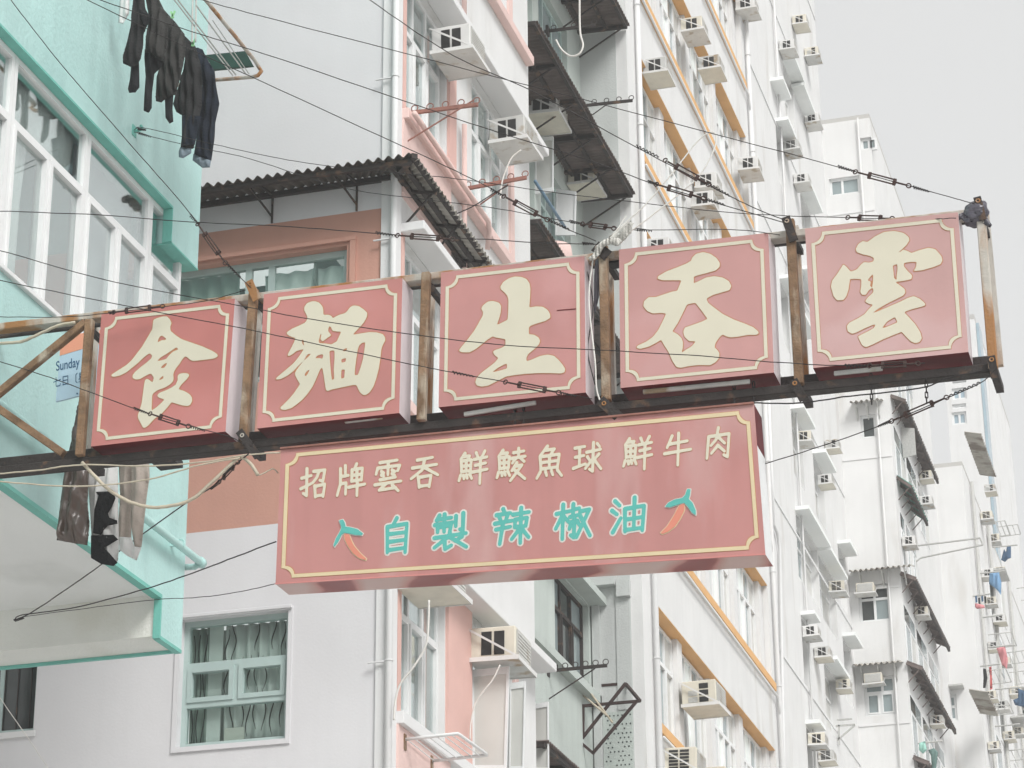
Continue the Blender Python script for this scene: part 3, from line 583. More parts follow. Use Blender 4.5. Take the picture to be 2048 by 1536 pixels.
def quad_box(nm, q, depth, parent, m, m_side, m_top, m_under):
    """a sign box whose face fills the quad q (photo points on the plane YS)"""
    f = [PY(*p, YS) for p in q]; b = [p+VY*depth for p in f]
    k = MB(); k.add(f, [(0, 3, 2, 1)]); k.build('face', m, parent)
    k = MB(); e = .0015
    k.cur = 0; k.poly([f[1], b[1], b[2], f[2]][::-1]); k.poly([f[0], f[3], b[3], b[0]][::-1])
    k.cur = 1; k.poly([f[0], b[0], b[1], f[1]][::-1]); k.cur = 2; k.poly([f[3], f[2], b[2], b[3]][::-1]); k.cur = 0; k.poly([b[0], b[3], b[2], b[1]][::-1])
    return k.build(nm, [m_side, m_top, m_under], parent)
for i, q in enumerate(PAN):
    c = PY(*bil(q, .5, 1), YS); T = thing('sign_box', PLAB[i], 'sign', c, 'red sign boxes on the gantry')
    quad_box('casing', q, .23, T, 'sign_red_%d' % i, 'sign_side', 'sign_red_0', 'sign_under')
    W = (PY(*q[1], YS)-PY(*q[0], YS)).length; H = (PY(*q[3], YS)-PY(*q[0], YS)).length
    t3 = lambda x, y, h, q=q, W=W, H=H: PY(*bil(q, x/W, y/H), YS)-VY*h
    flat_mesh('border_edge', [border_loop(.0335, .0745, W, H), border_loop(.0625, .066, W, H)], t3, .0015, 'letter_edge', T)
    flat_mesh('border', [border_loop(.036, .075, W, H), border_loop(.060, .065, W, H)], t3, .0035, 'cream', T)
    ox, oy, sc, polys = GLY[i]
    pl = [[(ox+x/sc, oy+y/sc) for x, y in p] for p in polys]; al = np.array(pl[0]); lo, hi = al.min(0)-6, al.max(0)+6
    F, xs, ys = field(pl, lo, hi, 170); F = blur(F, 2)
    g3 = lambda x, y, h: PY(x, y, YS)-VY*h
    flat_mesh('character_edge', [thin(l, .12) for l in contours(F.copy(), xs, ys, 1.5)], g3, .002, 'letter_edge', T)
    flat_mesh('character', [thin(l, .12) for l in contours(F.copy(), xs, ys, -.05)], g3, .004, 'cream', T)

# ================================================================== the long lower sign
LQ = [(562, 899), (1508, 808), (1531, 1109), (551, 1168)]
LS = thing('menu_sign', 'long red sign with two lines of characters hung under the gantry', 'sign', PY(1041, 1138, YS))
f = [PY(*p, YS) for p in LQ]; dp = .25; b = [p+VY*dp for p in f]
k = MB(); k.add(f, [(0, 3, 2, 1)]); k.build('face', 'sign_red_low', LS)
k = MB(); k.poly([f[3], f[2], b[2], b[3]][::-1]); k.build('underside', 'sign_under_reflection', LS)
k = MB(); k.poly([b[0], b[3], b[2], b[1]][::-1]); k.poly([f[0], b[0], b[1], f[1]][::-1]); k.poly([f[0], f[3], b[3], b[0]][::-1]); k.build('casing', 'sign_red_edge', LS)
md = lambda t: (f[1].lerp(f[2], t), b[1].lerp(b[2], t))
a0, a1 = md(0); c0, c1 = md(.28); d0, d1 = md(1)
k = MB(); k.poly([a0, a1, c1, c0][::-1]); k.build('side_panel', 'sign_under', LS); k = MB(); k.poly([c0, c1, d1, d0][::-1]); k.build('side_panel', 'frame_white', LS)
k = MB(); k.bar(f[0]+VY*-.004+VZ*.004, f[1]+VY*-.004+VZ*.004, .03, .012); k.build('top_rim', 'rust_red', LS); k = MB(); k.bar(f[3]-VY*.003, f[2]-VY*.003, .012, .008); k.build('bottom_rim', 'sign_red_edge', LS)
W = (f[1]-f[0]).length; H = (f[3]-f[0]).length
t3 = lambda x, y, h: PY(*bil(LQ, x/W, y/H), YS)-VY*h
flat_mesh('border_edge', [border_loop(.034, .072, W, H), border_loop(.065, .063, W, H)], t3, .0015, 'letter_edge', LS)
flat_mesh('border', [border_loop(.037, .072, W, H), border_loop(.062, .062, W, H)], t3, .0035, 'cream_yellow', LS)
FISH = "22,4 8,22;18,14 38,13 32,24;10,27 12,60;10,27 44,25 42,59;12,43 42,42;12,59 42,58;27,27 27,59;9,70 4,86;19,71 21,81;29,70 32,80;40,68 47,82"
CH = {'zhao': "10,32 42,26;27,4 28,86 17,78;8,64 43,50;50,14 88,12 82,46 72,42;68,15 62,32 48,48;55,58 58,92;55,60 89,55 84,92;58,89 84,87",
 'pai': "14,14 15,60 5,94;30,6 31,38;15,38 41,36;16,60 34,58 33,92;68,3 62,16;53,20 53,54;53,20 88,17 86,53;53,37 86,35;53,54 86,52;70,20 70,54;44,72 98,66;72,56 72,99",
 'yun': "22,10 80,6;15,26 10,44;15,26 90,22 83,38;50,10 50,48;28,37 36,42;64,35 74,40;28,48 36,51;64,46 72,50;24,62 76,57;7,76 95,70;46,74 22,93 78,89;66,80 87,99",
 'tun': "25,13 76,8;9,36 91,30;50,12 42,44 6,68;52,38 96,62;30,64 34,96;30,66 73,62 68,96;34,93 68,91",
 'xian': FISH+";60,5 66,18;89,2 80,18;54,25 97,20;58,43 93,38;50,63 99,57;75,22 75,99",
 'ling': FISH+";58,14 93,11;75,2 75,28;52,31 98,27;66,32 55,45;82,31 95,43;70,45 54,68;66,55 88,53 50,98;64,67 99,95",
 'yu': "42,2 18,30;36,14 66,12 54,27;18,33 22,70;18,33 83,29 78,69;22,51 78,48;22,70 78,67;50,32 50,69;20,79 9,97;38,79 42,91;58,78 63,90;78,76 93,94",
 'qiu': "8,18 41,15;10,46 39,42;4,79 45,68;24,17 24,72;48,33 95,27;70,5 70,92 59,85;51,47 58,57;66,58 45,82;90,41 76,55;72,54 98,86;83,9 91,18",
 'niu': "30,10 14,44;22,34 82,28;6,62 95,54;52,3 52,99",
 'rou': "18,28 14,93;18,28 87,23 84,93 71,86;50,3 44,38 27,55;52,32 73,51;50,56 29,79;50,56 73,75",
 'zi': "50,2 38,22;22,24 24,93;22,24 81,19 78,96;26,44 76,42;26,65 76,62;26,87 76,84",
 'zhi': "20,5 12,18;14,16 53,13;8,30 57,26;34,3 34,50;16,37 16,50;16,37 53,33 50,48;66,10 66,37;86,3 86,51 78,46;50,53 50,60;8,65 95,58;44,65 8,91;36,75 38,97 55,88;84,66 66,77;50,65 97,95",
 'la': "26,3 30,12;8,18 46,15;16,24 20,34;38,22 34,34;4,41 51,36;8,57 47,52;27,39 19,97;54,20 98,16;60,34 60,54;60,34 93,31 90,53;60,54 90,53;76,3 76,98;74,58 52,86;78,58 99,84",
 'jiao': "4,28 41,23;22,4 22,97;20,34 3,68;24,36 39,53;50,5 50,34;50,20 67,17;42,39 69,34;54,37 54,95 45,88;46,53 41,71;62,51 69,63;70,26 95,22 61,95;70,38 99,93",
 'you': "12,9 25,22;4,34 18,45;8,93 29,56;40,32 42,93;40,32 93,27 90,93;66,3 66,88;42,61 90,57;42,89 90,86"}
def small_char(key, cx, cy, sw, sh, wd, face, rim, rimw, slope=-.075):
    st = [[tuple(float(v) for v in p.split(',')) for p in s.split()] for s in CH[key].split(';')]
    F, xs, ys = strokes_field(st, wd, (-14, -14), (114, 114), 120); F = blur(F, 1)
    def g3(u, v, h):
        x = cx+(u-50)/100*sw+(v-50)/100*sh*-.03; return PY(x, cy+(v-50)/100*sh+slope*(x-cx), YS)-VY*h
    flat_mesh('character_edge', [thin(l, .25) for l in contours(F.copy(), xs, ys, rimw)], g3, .002, rim, LS)
    flat_mesh('character', [thin(l, .25) for l in contours(F.copy(), xs, ys, 0.)], g3, .004, face, LS)
for key, cx, cy in (('zhao', 627, 967), ('pai', 702, 960), ('yun', 776, 951), ('tun', 849, 944), ('xian', 946, 936), ('ling', 1022, 930), ('yu', 1099, 924), ('qiu', 1174.5, 916), ('xian', 1275, 907), ('niu', 1355.5, 898), ('rou', 1436, 887)):
    small_char(key, cx, cy, 59, 66, 4.9, 'cream', 'letter_edge', 1.5)
for key, cx, cy in (('zi', 793, 1072), ('zhi', 900, 1063), ('la', 1023, 1052), ('jiao', 1146, 1042), ('you', 1257, 1031)):
    small_char(key, cx, cy, 72 if key != 'zi' else 66, 74, 5.4, 'teal', 'letter_halo', 4.2)
def decal(poly, ox, oy, sc, face, rim, h=.008):
    p = [(ox+x/sc, oy+y/sc) for x, y in poly]; al = np.array(p); lo, hi = al.min(0)-5, al.max(0)+5
    F, xs, ys = field([p], lo, hi, 90); F = blur(F, 2); g3 = lambda x, y, hh: PY(x, y, YS)-VY*hh
    flat_mesh('chili_edge', [thin(l, .1) for l in contours(F.copy(), xs, ys, 1.5)], g3, h*.5, rim, LS); flat_mesh('chili', [thin(l, .1) for l in contours(F.copy(), xs, ys, 0.)], g3, h, face, LS)
decal([(610,850),(650,855),(665,900),(690,950),(740,1010),(790,1055),(785,1068),(730,1050),(680,1010),(640,950),(615,900)], 540, 860, 4.096, 'chili_red', 'cream_yellow', .006)
decal([(570,745),(600,735),(615,760),(622,795),(660,800),(720,815),(765,850),(755,865),(700,862),(650,850),(610,845),(590,860),(560,920),(530,960),(524,945),(545,890),(580,830),(590,800)], 540, 860, 4.096, 'teal', 'letter_halo', .010)
decal([(1265,845),(1305,835),(1300,890),(1270,950),(1230,1010),(1180,1050),(1130,1070),(1120,1060),(1170,1010),(1220,930)], 1030, 790, 3.84, 'chili_red', 'cream_yellow', .006)
decal([(1325,725),(1350,725),(1345,770),(1335,800),(1365,830),(1390,890),(1390,925),(1360,905),(1330,860),(1300,830),(1250,845),(1190,865),(1155,860),(1180,830),(1230,805),(1285,795),(1310,770)], 1030, 790, 3.84, 'teal', 'letter_halo', .010)

k = MB(); q0, q1 = PY(1114, 621, YS)-VY*.002, PY(1152, 618, YS)-VY*.002; k.bar(q0, q1, .003, .006); tag(k.build('scratch', 'sign_under', GN), 'thin dark red scratch on the middle sign')
# ================================================================== air conditioners
def make_ac(kind=0):
    t = thing('air_conditioner', 'x', 'air conditioner', (0, 0, 0)); d, wd, h = .49, .60, .34
    m = MB(); m.box(0, d, 0, wd, .03, .03+h); m.build('casing', 'ac_white', t, bevel=.012)
    if kind == 0:
        for a in (.36, .64):
            m = MB(); m.box(d*a-.05, d*a+.06, -.006, -.001, .07, .03+h-.05); m.build('side_vent', 'vent_dark', t)
    else:
        for i in range(3 if kind == 1 else 6):
            for a in (.3, .62):
                if kind == 1 and a < .5 and i > 1: continue
                m = MB(); z = .06+i*(.095 if kind == 1 else .048); m.box(d*a-.05, d*a+.08, -.006, -.001, z, z+(.075 if kind == 1 else .034)); m.build('side_vent', 'vent_dark' if (kind == 2 or a > .5) else 'grille', t)
    m = MB(); m.box(d+.001, d+.012, .04, wd-.04, .06, .03+h-.03); gr = m.build('grille', 'grille', t)
    m = MB()
    for i in range(7): m.box(d+.0125, d+.02, .05, wd-.05, .08+i*.036, .096+i*.036)
    tag(m.build('fins', 'ac_grey', gr), kind='stuff')
    m = MB(); m.box(0, d+.05, -.06, wd+.06, 0, .006); m.build('tray', 'ac_grey', t)
    m = MB(); m.box(0, d+.05, -.066, -.0601, -.012, .035); m.box(0, d+.05, wd+.0601, wd+.066, -.012, .035); m.box(d+.0501, d+.056, -.066, wd+.066, -.012, .035); m.build('tray_rim', 'ac_white', t)
    for y in (-.058, wd+.058):
        m = MB(); m.bar((0, y, .34), (d+.04, y, .02), .012, .022); m.build('strut', 'ac_white', t)
    return t
ACP = [make_ac(0), make_ac(1), make_ac(2)]; used_ac = [False]*3
def ac_at(p, label, s=1., kind=0, rz=0., group='air conditioners on the facades', hose=None, sy=1.):
    o = ACP[kind] if not used_ac[kind] else copy_tree(ACP[kind]); used_ac[kind] = True
    for c in o.children:
        if c.name.startswith(('casing', 'tray')) and not c.name.startswith('tray_rim'):
            q = random.random(); nm = 'ac_yellow' if q < .3 else 'ac_dirty' if q < .5 else None
            if nm: c.material_slots[0].link = 'OBJECT'; c.material_slots[0].material = M[nm]
    o.rotation_euler = (random.uniform(-.025, .025), random.uniform(-.02, .04), 0)
    o.location = p; o.rotation_euler.z = rz+random.uniform(-.02, .02); o.scale = (s, s*sy, s); o['label'] = label; o['group'] = group
    return o
def ac(x, y, X, label, s=1., kind=0, group='air conditioners on the facades', sy=1.): return ac_at(PX(x, y, X)+Vector((.015, 0, 0)), label, s, kind, 0., group, sy=sy)

ac(860, 112, XP, 'white air conditioner on the pink building, topmost, under the crossing wires', .88)
ac(976, 290, XP, 'white air conditioner on the pink building beside the hanging drain hose', .86)
ac(792, 1180, XP, 'air conditioner tray on the pink building just below the long menu sign', 1.0, 1, sy=.9)
ac(936, 1326, XP, 'white air conditioner on the pink building above the open frosted casement', .98, 0)

# ================================================================== bars with rings for drying poles
def drying_bar(name, label, p, q, X, mt='rust_red', rings=4, brace=None, rr=.035, group='drying pole brackets'):
    a = PX(*p, X); b = PY(*q, a.y); t = thing(name, label, 'bracket', a, group)
    m = MB(); m.bar(a-VX*.05, b, .03, .038); m.build('bar', mt, t)
    for i in range(rings):
        c = a.lerp(b, .12+.86*i/max(1, rings-1)); m = MB(); m.ring(c+VZ*(rr+.012), VY, rr, .006, 12, 5); m.build('ring', mt, t)
    if brace:
        m = MB(); m.tube([PX(*brace[0], X), PY(*brace[1], a.y)], .009, 5); m.build('brace', mt, t)
    m = MB(); m.box(a.x-.02, a.x+.012, a.y-.05, a.y+.05, a.z-.07, a.z+.07); m.build('wall_plate', mt, t)
    return t
drying_bar('pole_bracket', 'rusty ringed bar on the pink building under its topmost air conditioner', (812, 227), (956, 209), XP, rings=5, brace=((806, 288), (948, 200)))
drying_bar('pole_bracket', 'rusty ringed bar on the pink building above the left corrugated awning', (920, 380), (1053, 355), XP, rings=5, brace=((942, 422), (1016, 369)))

# ================================================================== grey walk-up between the pink and the orange-banded building
YD = 31.72; XC = PY(1172, 700, YD).x
B = thing('grey_building', 'grey recessed walk-up with dark corrugated awnings beside the pink building', 'building', (XC-1, 29, 0))
EAV = [PY(1258, 47, YD-.1), PY(1269, 384, YD-.1)]; dz = EAV[0].z-EAV[1].z
zE = [EAV[1].z+dz*k for k in (-3, -2, -1, 0, 1)]; zE[0] -= .95
hol = []; W = YD-26.3
wl = PX(1109, 1190, XC); wr = PX(1180, 1384, XC)
zl0, zl1 = PX(1180, 1384, XC).z, PX(1180, 1215, XC).z
fz = []
for ze in zE[1:]: fz.append((ze-2.0, ze-.35))
hol = [(1.0, 2.9, a, b) for a, b in fz]+[(3.2, 4.7, a, b) for a, b in fz]
y0l, y1l = wl.y-26.3, wr.y-26.3
hol = [h for h in hol if not (h[2] < zl1+.1 and h[3] > zl0-.1)]+[(y0l, y1l, zl0, zl1)]
wall_holes('wall', B, Vector((XC, 26.3, 0)), VY, VX, W, 0, 30, hol, .15, ['green_grey_wall'])
for h in hol:
    low = h[2] == zl0
    wd = window(B, Vector((XC-.08, 26.3+h[0], h[2])), VY, VX, h[1]-h[0], h[3]-h[2], [(1.2, [1, 1, 1], True), (.6, [1, 1, 1], False)], 'steel_dark' if low else 'frame_green', 'pane_far' if not low else ['pane_far', 'pane_dark', 'pane_far'], t=.045, dp=.06)
m = MB(); m.box(XC, XC+.12, 26.35, YD-.02, zl0-.14, zl0-.03); m.build('sill', 'green_grey_wall', B)
m = MB(); m.box(XC, XC+.22, 26.35, YD-.02, zl1+.02, zl1+.12); m.build('eyebrow', 'green_grey_wall', B)
for k, ze in enumerate(zE):
    if k == 1: continue
    xe = EAV[1].x if k != 4 else EAV[0].x; zw = ze+.03
    nn = [26.7, 27.8, 28.8, 29.8, 30.75, YD-.08]
    for i in range(5):
        s_ = corr_sheet((xe+random.uniform(-.015, .015), nn[i], ze+random.uniform(-.008, .008)), (xe, nn[i+1]+.04, ze), (XC+.003, nn[i+1]+.04, zw), (XC+.003, nn[i], zw), .085, .014)
        s_.build('awning_sheet', 'corrugated_brown', B, smooth=True)
    for f in (.12, .55, .93):
        m = MB(); m.bar((XC+(xe-XC)*f, 26.7, zw+(ze-zw)*f-.04), (XC+(xe-XC)*f, YD-.08, zw+(ze-zw)*f-.04), .045, .05); m.build('purlin', 'steel_dark', B)
    for y in nn:
        m = MB(); m.bar((XC, y-.02, zw-.045), (xe-.03, y-.02, ze-.045), .05, .05); m.bar((XC+.01, y, ze-.42), (xe-.12, y, ze-.05), .018, .018); m.build('awning_bracket', 'steel_dark', B)
ac(1133, 372, XC, 'air conditioner with dark vents on the grey walk-up under its corrugated awning', .78, 0)
ac(1046, 232, XC, 'air conditioner on the grey walk-up half hidden behind the pink building', .9, 0)
drying_bar('pole_bracket', 'dark ringed bar at the top of the grey walk-up above its awning', (1096, 62), (1190, 50), XC, 'steel_dark', 3)
drying_bar('pole_bracket', 'dark ringed bar poking past the awning of the grey walk-up', (1150, 213), (1265, 201), XC, 'steel_dark', 5, brace=((1140, 262), (1215, 208)))
drying_bar('pole_bracket', 'dark ringed bar below the grey walk-up window under the menu sign', (1096, 1342), (1214, 1331), XC, 'steel_dark', 6, brace=((1098, 1398), (1190, 1337)))
# open casements of the grey building
def casement(name, label, q, X, fr, pn, cat='window', group=None):
    """a window leaf standing open: q = top-left, top-right, bottom-right, bottom-left in the picture; hinged at the wall plane X"""
    a = PX(*q[3], X); P4 = [PY(x, y, a.y) for x, y in q]; t = thing(name, label, cat, P4[3], group)
    c = sum(P4, Vector())/4; inn = [c+(p-c)*.86 for p in P4]; m = MB()
    for i in range(4):
        j = (i+1) % 4; m.prism([P4[i], P4[j], inn[j], inn[i]], VY*.035)
    m.build('frame', fr, t); m = MB(); m.prism([p+VY*.014 for p in inn], VY*.006); m.build('pane', pn, t)
    return t
casement('casement', 'open grey casement beside the edge of the pink building, above the rag', [(1070, 275), (1106, 272), (1106, 382), (1070, 388)], XC, 'frame_white', 'pane_frost')
casement('casement', 'white shutter panel under the air conditioner of the grey walk-up', [(1112, 377), (1152, 383), (1150, 470), (1110, 470)], XC, 'frame_white', 'white_clean')
casement('casement', 'large frosted casement open under the lowest pink building air conditioner', [(942, 1340), (1018, 1332), (1012, 1545), (944, 1545)], XP, 'frame_white', 'pane_frost')
casement('casement', 'narrow open casement behind the large frosted one, pink building', [(1020, 1366), (1050, 1362), (1046, 1545), (1018, 1545)], XP, 'frame_white', 'pane_frost')
casement('casement', 'open white casement at the far end of the pink building, lower right', [(1068, 1408), (1096, 1403), (1097, 1545), (1068, 1545)], XP-.1, 'frame_white', 'pane_frost')
# rusty triangular bracket for an air conditioner
T = thing('steel_bracket', 'rusty empty triangular steel bracket on the grey walk-up', 'bracket', PX(1160, 1485, XC))
a = PX(1165, 1410, XC); bY = a.y
def q(x, y, far=0): return PY(x, y, bY+far)
for nm, p, r_ in (('arm', q(1165, 1412), q(1280, 1402)), ('arm', q(1150, 1376, .55), q(1255, 1367, .55)), ('front_bar', q(1280, 1402), q(1250, 1366, .55)), ('strut', q(1250, 1368), q(1160, 1482)), ('strut', q(1272, 1404), q(1186, 1506)), ('foot_bar', q(1158, 1482), q(1188, 1508)), ('upright', q(1166, 1412), q(1166, 1470))):
    m = MB(); m.bar(p, r_, .035, .035); m.build(nm, 'rust_dark', T)
# leaning poles stored across it
for lab, p, r_ in (('pale drying pole poking down from the grey walk-up window', (1120, 1304), (1225, 1445)), ('second pale pole slanting beside the rusty bracket', (1112, 1345), (1215, 1432))):
    m = MB(); m.tube([PY(*p, bY+.2), PY(*r_, bY-.1)], .014, 6); tag(m.build('drying_pole', 'cable_beige', smooth=True), lab, 'pole')

# ================================================================== white building with orange bands
B = thing('orange_band_building', 'white building with slanting rows of orange window bands', 'building', (XP-2, 36, 0))
DB = B; YDE = 41.25
m = MB(); m.box(XC-4, XP, YD, YD+.62, 0, 34); m.build('corner_pier', 'white_wall', B)
m = MB(); m.box(XC-.5, XP-.16, YD-.012, YD-.001, 0, 34); m.build('side_wall', 'grey_wall', B)
zt = PY(1225, 1152, YD).z; zq = PY(1225, 1425, YD).z
m = MB(); m.box(XC, XP-.34, YD-.16, YD-.013, zt-.16, zt+.1); m.build('ledge', 'grey_wall', B); m = MB(); m.box(XP-.33, XP-.15, YD-.1, YD-.013, zt-.32, zt-.1); m.build('ledge', 'grey_wall', B)
m = MB(); m.box(XC+.02, XC+.12, YD-.08, YD-.013, zt-9, zt-.161); m.build('rib', 'grey_wall', B); m = MB(); m.box(XP-.36, XP-.17, YD-.03, YD-.013, zq+.02, zt-.321); m.build('rib', 'grey_wall', B)
m = MB(); m.box(XC+.13, XP-.17, YD-.02, YD-.013, zq-4, zq); m.build('tile_panel', 'green_grey_wall', B)
m = MB()
for j in range(40):
    for i in range(12):
        x = XC+.16+i*.055+(.027 if j % 2 else 0); z = zq-.06-j*.06
        if x < XP-.2 and random.random() < .8: m.box(x, x+.018, YD-.024, YD-.0201, z, z+.018)
tag(m.build('tile_dots', 'pane_dark', B), kind='stuff')
m = MB(); m.box(XP-.6, XP, YDE-.42, YDE, 0, 34); m.build('end_pier', 'white_wall', B)
for k in range(-2, 8):
    zk = 12.16+2.83*k
    m = MB(); m.box(XP-.42, XP, YD+.62, YDE-.42, zk+.001, zk+1.019); m.build('spandrel', 'white_wall', B)
    m = MB(); m.box(XP-.235, XP-.002, YD+.64, YDE-.44, zk-.012, zk); m.build('orange_soffit', 'orange', B)
    m = MB(); m.box(XP-.16, XP+.05, YD+.62, YDE-.30, zk+1.02, zk+1.15); m.build('orange_band', 'orange', B)
    if k == 7: continue
    zb = zk-1.62; ht = 1.60      # window band under this soffit
    yy = YD+.64; ends = YDE-.44; n = 4; pit = (ends-yy)/n
    for i in range(n):
        a = yy+i*pit
        m = MB(); m.box(XP-.42, XP-.10, a+pit-.30, a+pit, zb-.1, zk-.013); m.build('pier', 'white_wall', B)
        window(B, Vector((XP-.17, a, zb-.02)), VY, VX, pit-.31, ht, [(1.1, [1, 1, 1, 1], True), (.5, [1, 1, 1, 1], False)], 'frame_white', ['pane_far', 'curtain_pale', 'pane_far', 'pane_frost'], t=.05, dp=.06)
    m = MB(); zp = zk+.96; m.tube([(XP+.06, YD+.75, zp), (XP+.06, YDE-.28, zp-.03), (XP+.06, YDE-.2, zp-.12), (XP+.06, YDE-.17, zp-.3)], .022, 6); m.build('branch_pipe', 'white_clean', B, smooth=True)
for y in (32.22, YDE-.15):
    m = MB(); m.tube([(XP+.06, y, 0), (XP+.06, y, 34)], .04, 8); pp = m.build('downpipe', 'white_clean', B, smooth=True)
    for z in range(9, 32, 2):
        m = MB(); m.ring((XP+.06, y, z+.3), VZ, .045, .01, 10, 4); m.build('pipe_clip', 'white_clean', pp)
og = 'air conditioners on the orange banded building'
for x, y, s, kd, lab in ((1284, 150, .72, 0, 'air conditioner beside the downpipe at the top left of the orange banded building'), (1360, 66, .72, 0, 'topmost air conditioner near the centre of the orange banded building'),
    (1395, 142, .72, 0, 'air conditioner just below the topmost one, orange banded building'), (1388, 378, .72, 0, 'air conditioner behind the crossing turnbuckles, orange banded building'), (1380, 415, .72, 0, 'second tray air conditioner directly under the one behind the turnbuckles'),
    (1474, 342, .72, 0, 'air conditioner at the far end of the orange banded building, above the right signs'), (1470, 22, .72, 0, 'air conditioner cut by the top edge, far end of the orange banded building'), (1288, 512, .72, 0, 'air conditioner peeping over the second sign from the right'),
    (1362, 1416, 1.0, 1, 'large louvred air conditioner on long stays, lower orange banded building'), (1322, 1548, .95, 2, 'slatted air conditioner at the bottom edge by the downpipe'), (1392, 1580, .85, 2, 'air conditioner at the bottom edge under the long stayed one')):
    ac(x, y, XP-.06, lab, s, kd, og)
# ================================================================== plain white building beyond
YF = 50.0
B = thing('white_block', 'plain white block with scattered air conditioners beyond the orange bands', 'building', (XP-2, 45, 0))
EY = [((1582, 823), (1603, 856)), ((1626, 912), (1646, 943)), ((1591, 1025), (1634, 1093)), ((1636, 1108), (1669, 1157)), ((1675, 1085), (1689, 1117)), ((1566, 128), (1585, 167)), ((1584, 183), (1605, 223)), ((1551, 246), (1566, 279)), ((1600, 383), (1620, 425)), ((1602, 1232), (1612, 1246)), ((1648, 1330), (1672, 1352)), ((1685, 1272), (1700, 1300)), ((1612, 1450), (1622, 1462)), ((1541, 165), (1556, 200)), ((1560, 560), (1575, 590)), ((1585, 640), (1605, 675)), ((1605, 545), (1622, 575))]
hol = []
for a, b in EY:
    p, r_ = PX(*a, XP), PX(*b, XP); z = (p.z+r_.z)/2; y0, y1 = p.y, max(r_.y, p.y+.5)
    hh = (y0-YDE, y1-YDE, z-1.25, z-.05)
    if all(hh[1] < h[0]-.06 or hh[0] > h[1]+.06 or hh[3] < h[2]-.1 or hh[2] > h[3]+.1 for h in hol) and hh[0] > .05 and hh[1] < YF-YDE-.05: hol.append(hh)
    m = MB(); m.box(XP, XP+.26, y0-.05, y1+.05, z, z+.07); m.build('eyebrow', 'soffit', B)
wall_holes('wall', B, Vector((XP, YDE+.001, 0)), VY, VX, YF-YDE, 0, 40, hol, .2, ['white_wall'])
for h in hol: window(B, Vector((XP-.12, YDE+h[0], h[2])), VY, VX, h[1]-h[0], h[3]-h[2], [(1, [1, 1], False), (.5, [1, 1], False)], 'frame_white', ['pane_far', 'pane_frost'], t=.05, dp=.05)
eg = 'air conditioners on the plain white block'
for k, (x, y, lab) in enumerate(((1557, 101, 'left air conditioner high on the plain white block'), (1583, 50, 'topmost air conditioner on the plain white block'), (1608, 114, 'right air conditioner high on the plain white block'), (1608, 247, 'air conditioner on the plain white block above the long wire'), (1566, 302, 'pale air conditioner on the white block just under the long wire'), (1586, 368, 'air conditioner on the white block straight above the last gantry post'),
    (1590, 884, 'upper left air conditioner right of the menu sign, white block'), (1649, 899, 'upper right air conditioner right of the menu sign, white block'), (1634, 970, 'air conditioner with a drip stain, level with the menu lettering, white block'), (1656, 1185, 'air conditioner touching the tin roofed gable, white block'), (1604, 1274, 'small air conditioner on the lower white block, left of three descending ones'), (1627, 1316, 'middle one of three descending air conditioners, lower white block'), (1670, 1379, 'lowest of three descending air conditioners, next to the gable'), (1614, 1491, 'dark vented air conditioner low on the white block'), (1635, 1524, 'lowest air conditioner on the white block at the bottom edge'))):
    ac(x, y, XP, lab, random.uniform(.54, .62), (0, 0, 1, 0, 2)[k % 5], eg)
T = thing('steel_bracket', 'empty pale steel bracket low on the plain white block', 'bracket', PX(1668, 1450, XP)); bY = PX(1672, 1450, XP).y
for p, r_ in (((1672, 1452), (1710, 1449)), ((1668, 1486), (1710, 1450)), ((1678, 1490), (1678, 1450)), ((1674, 1440), (1704, 1438))):
    m = MB(); m.bar(PY(*p, bY), PY(*r_, bY), .03, .03); m.build('strut', 'grille', T)
m = MB(); ps = [PX(x, y, XP)+VX*.05 for x, y in ((1532, 800), (1542, 1050), (1549, 1066), (1554, 1100), (1562, 1536), (1563, 1580))]; m.tube(ps, .03, 6); m.build('downpipe', 'white_clean', B, smooth=True)

# ================================================================== tin-roofed gable building
XF = PY(1812, 1300, YF).x; zF = PY(1740, 235, YF).z
B = thing('gable_building', 'white building with small tin awnings and a flat gable facing the viewer', 'building', (XP, YF+2, 0))
gw = []
for x0, y0, x1, y1 in ((1723, 828, 1750, 877), (1720, 1166, 1777, 1245), (1731, 1350, 1788, 1433), (1660, 350, 1718, 392), (1722, 272, 1752, 300)):
    p, r_ = PY(x0, y1, YF), PY(x1, y0, YF); gw.append((p.x, r_.x, p.z, r_.z))
x0 = XP-.4
wall_holes('wall', B, Vector((x0, YF, 0)), VX, -VY, XF-x0, 0, zF, [(a-x0, b-x0, c, d) for a, b, c, d in gw], .15, ['white_wall'])
m = MB(); m.box(x0, XF, YF, YF+9.2, zF, zF+.1); m.build('roof', 'concrete', B)
for i, (a, b, c, d) in enumerate(gw):
    lay = [[(1, [1], False)], [(1.4, [1, 1], False), (.8, [1, 1], False)], [(1.3, [1, 1], True), (.8, [1.2, .8], False)], [(1, [1, 1.5], False)], [(1, [1, 1], False)]][i]
    window(B, Vector((a, YF+.06, c)), VX, -VY, b-a, d-c, lay, 'frame_white', [['pane_dark'], ['pane_dark', 'pane_far', 'pane_dark'], ['pane_far'], ['pane_far'], ['pane_far']][i], t=.05, dp=.06)
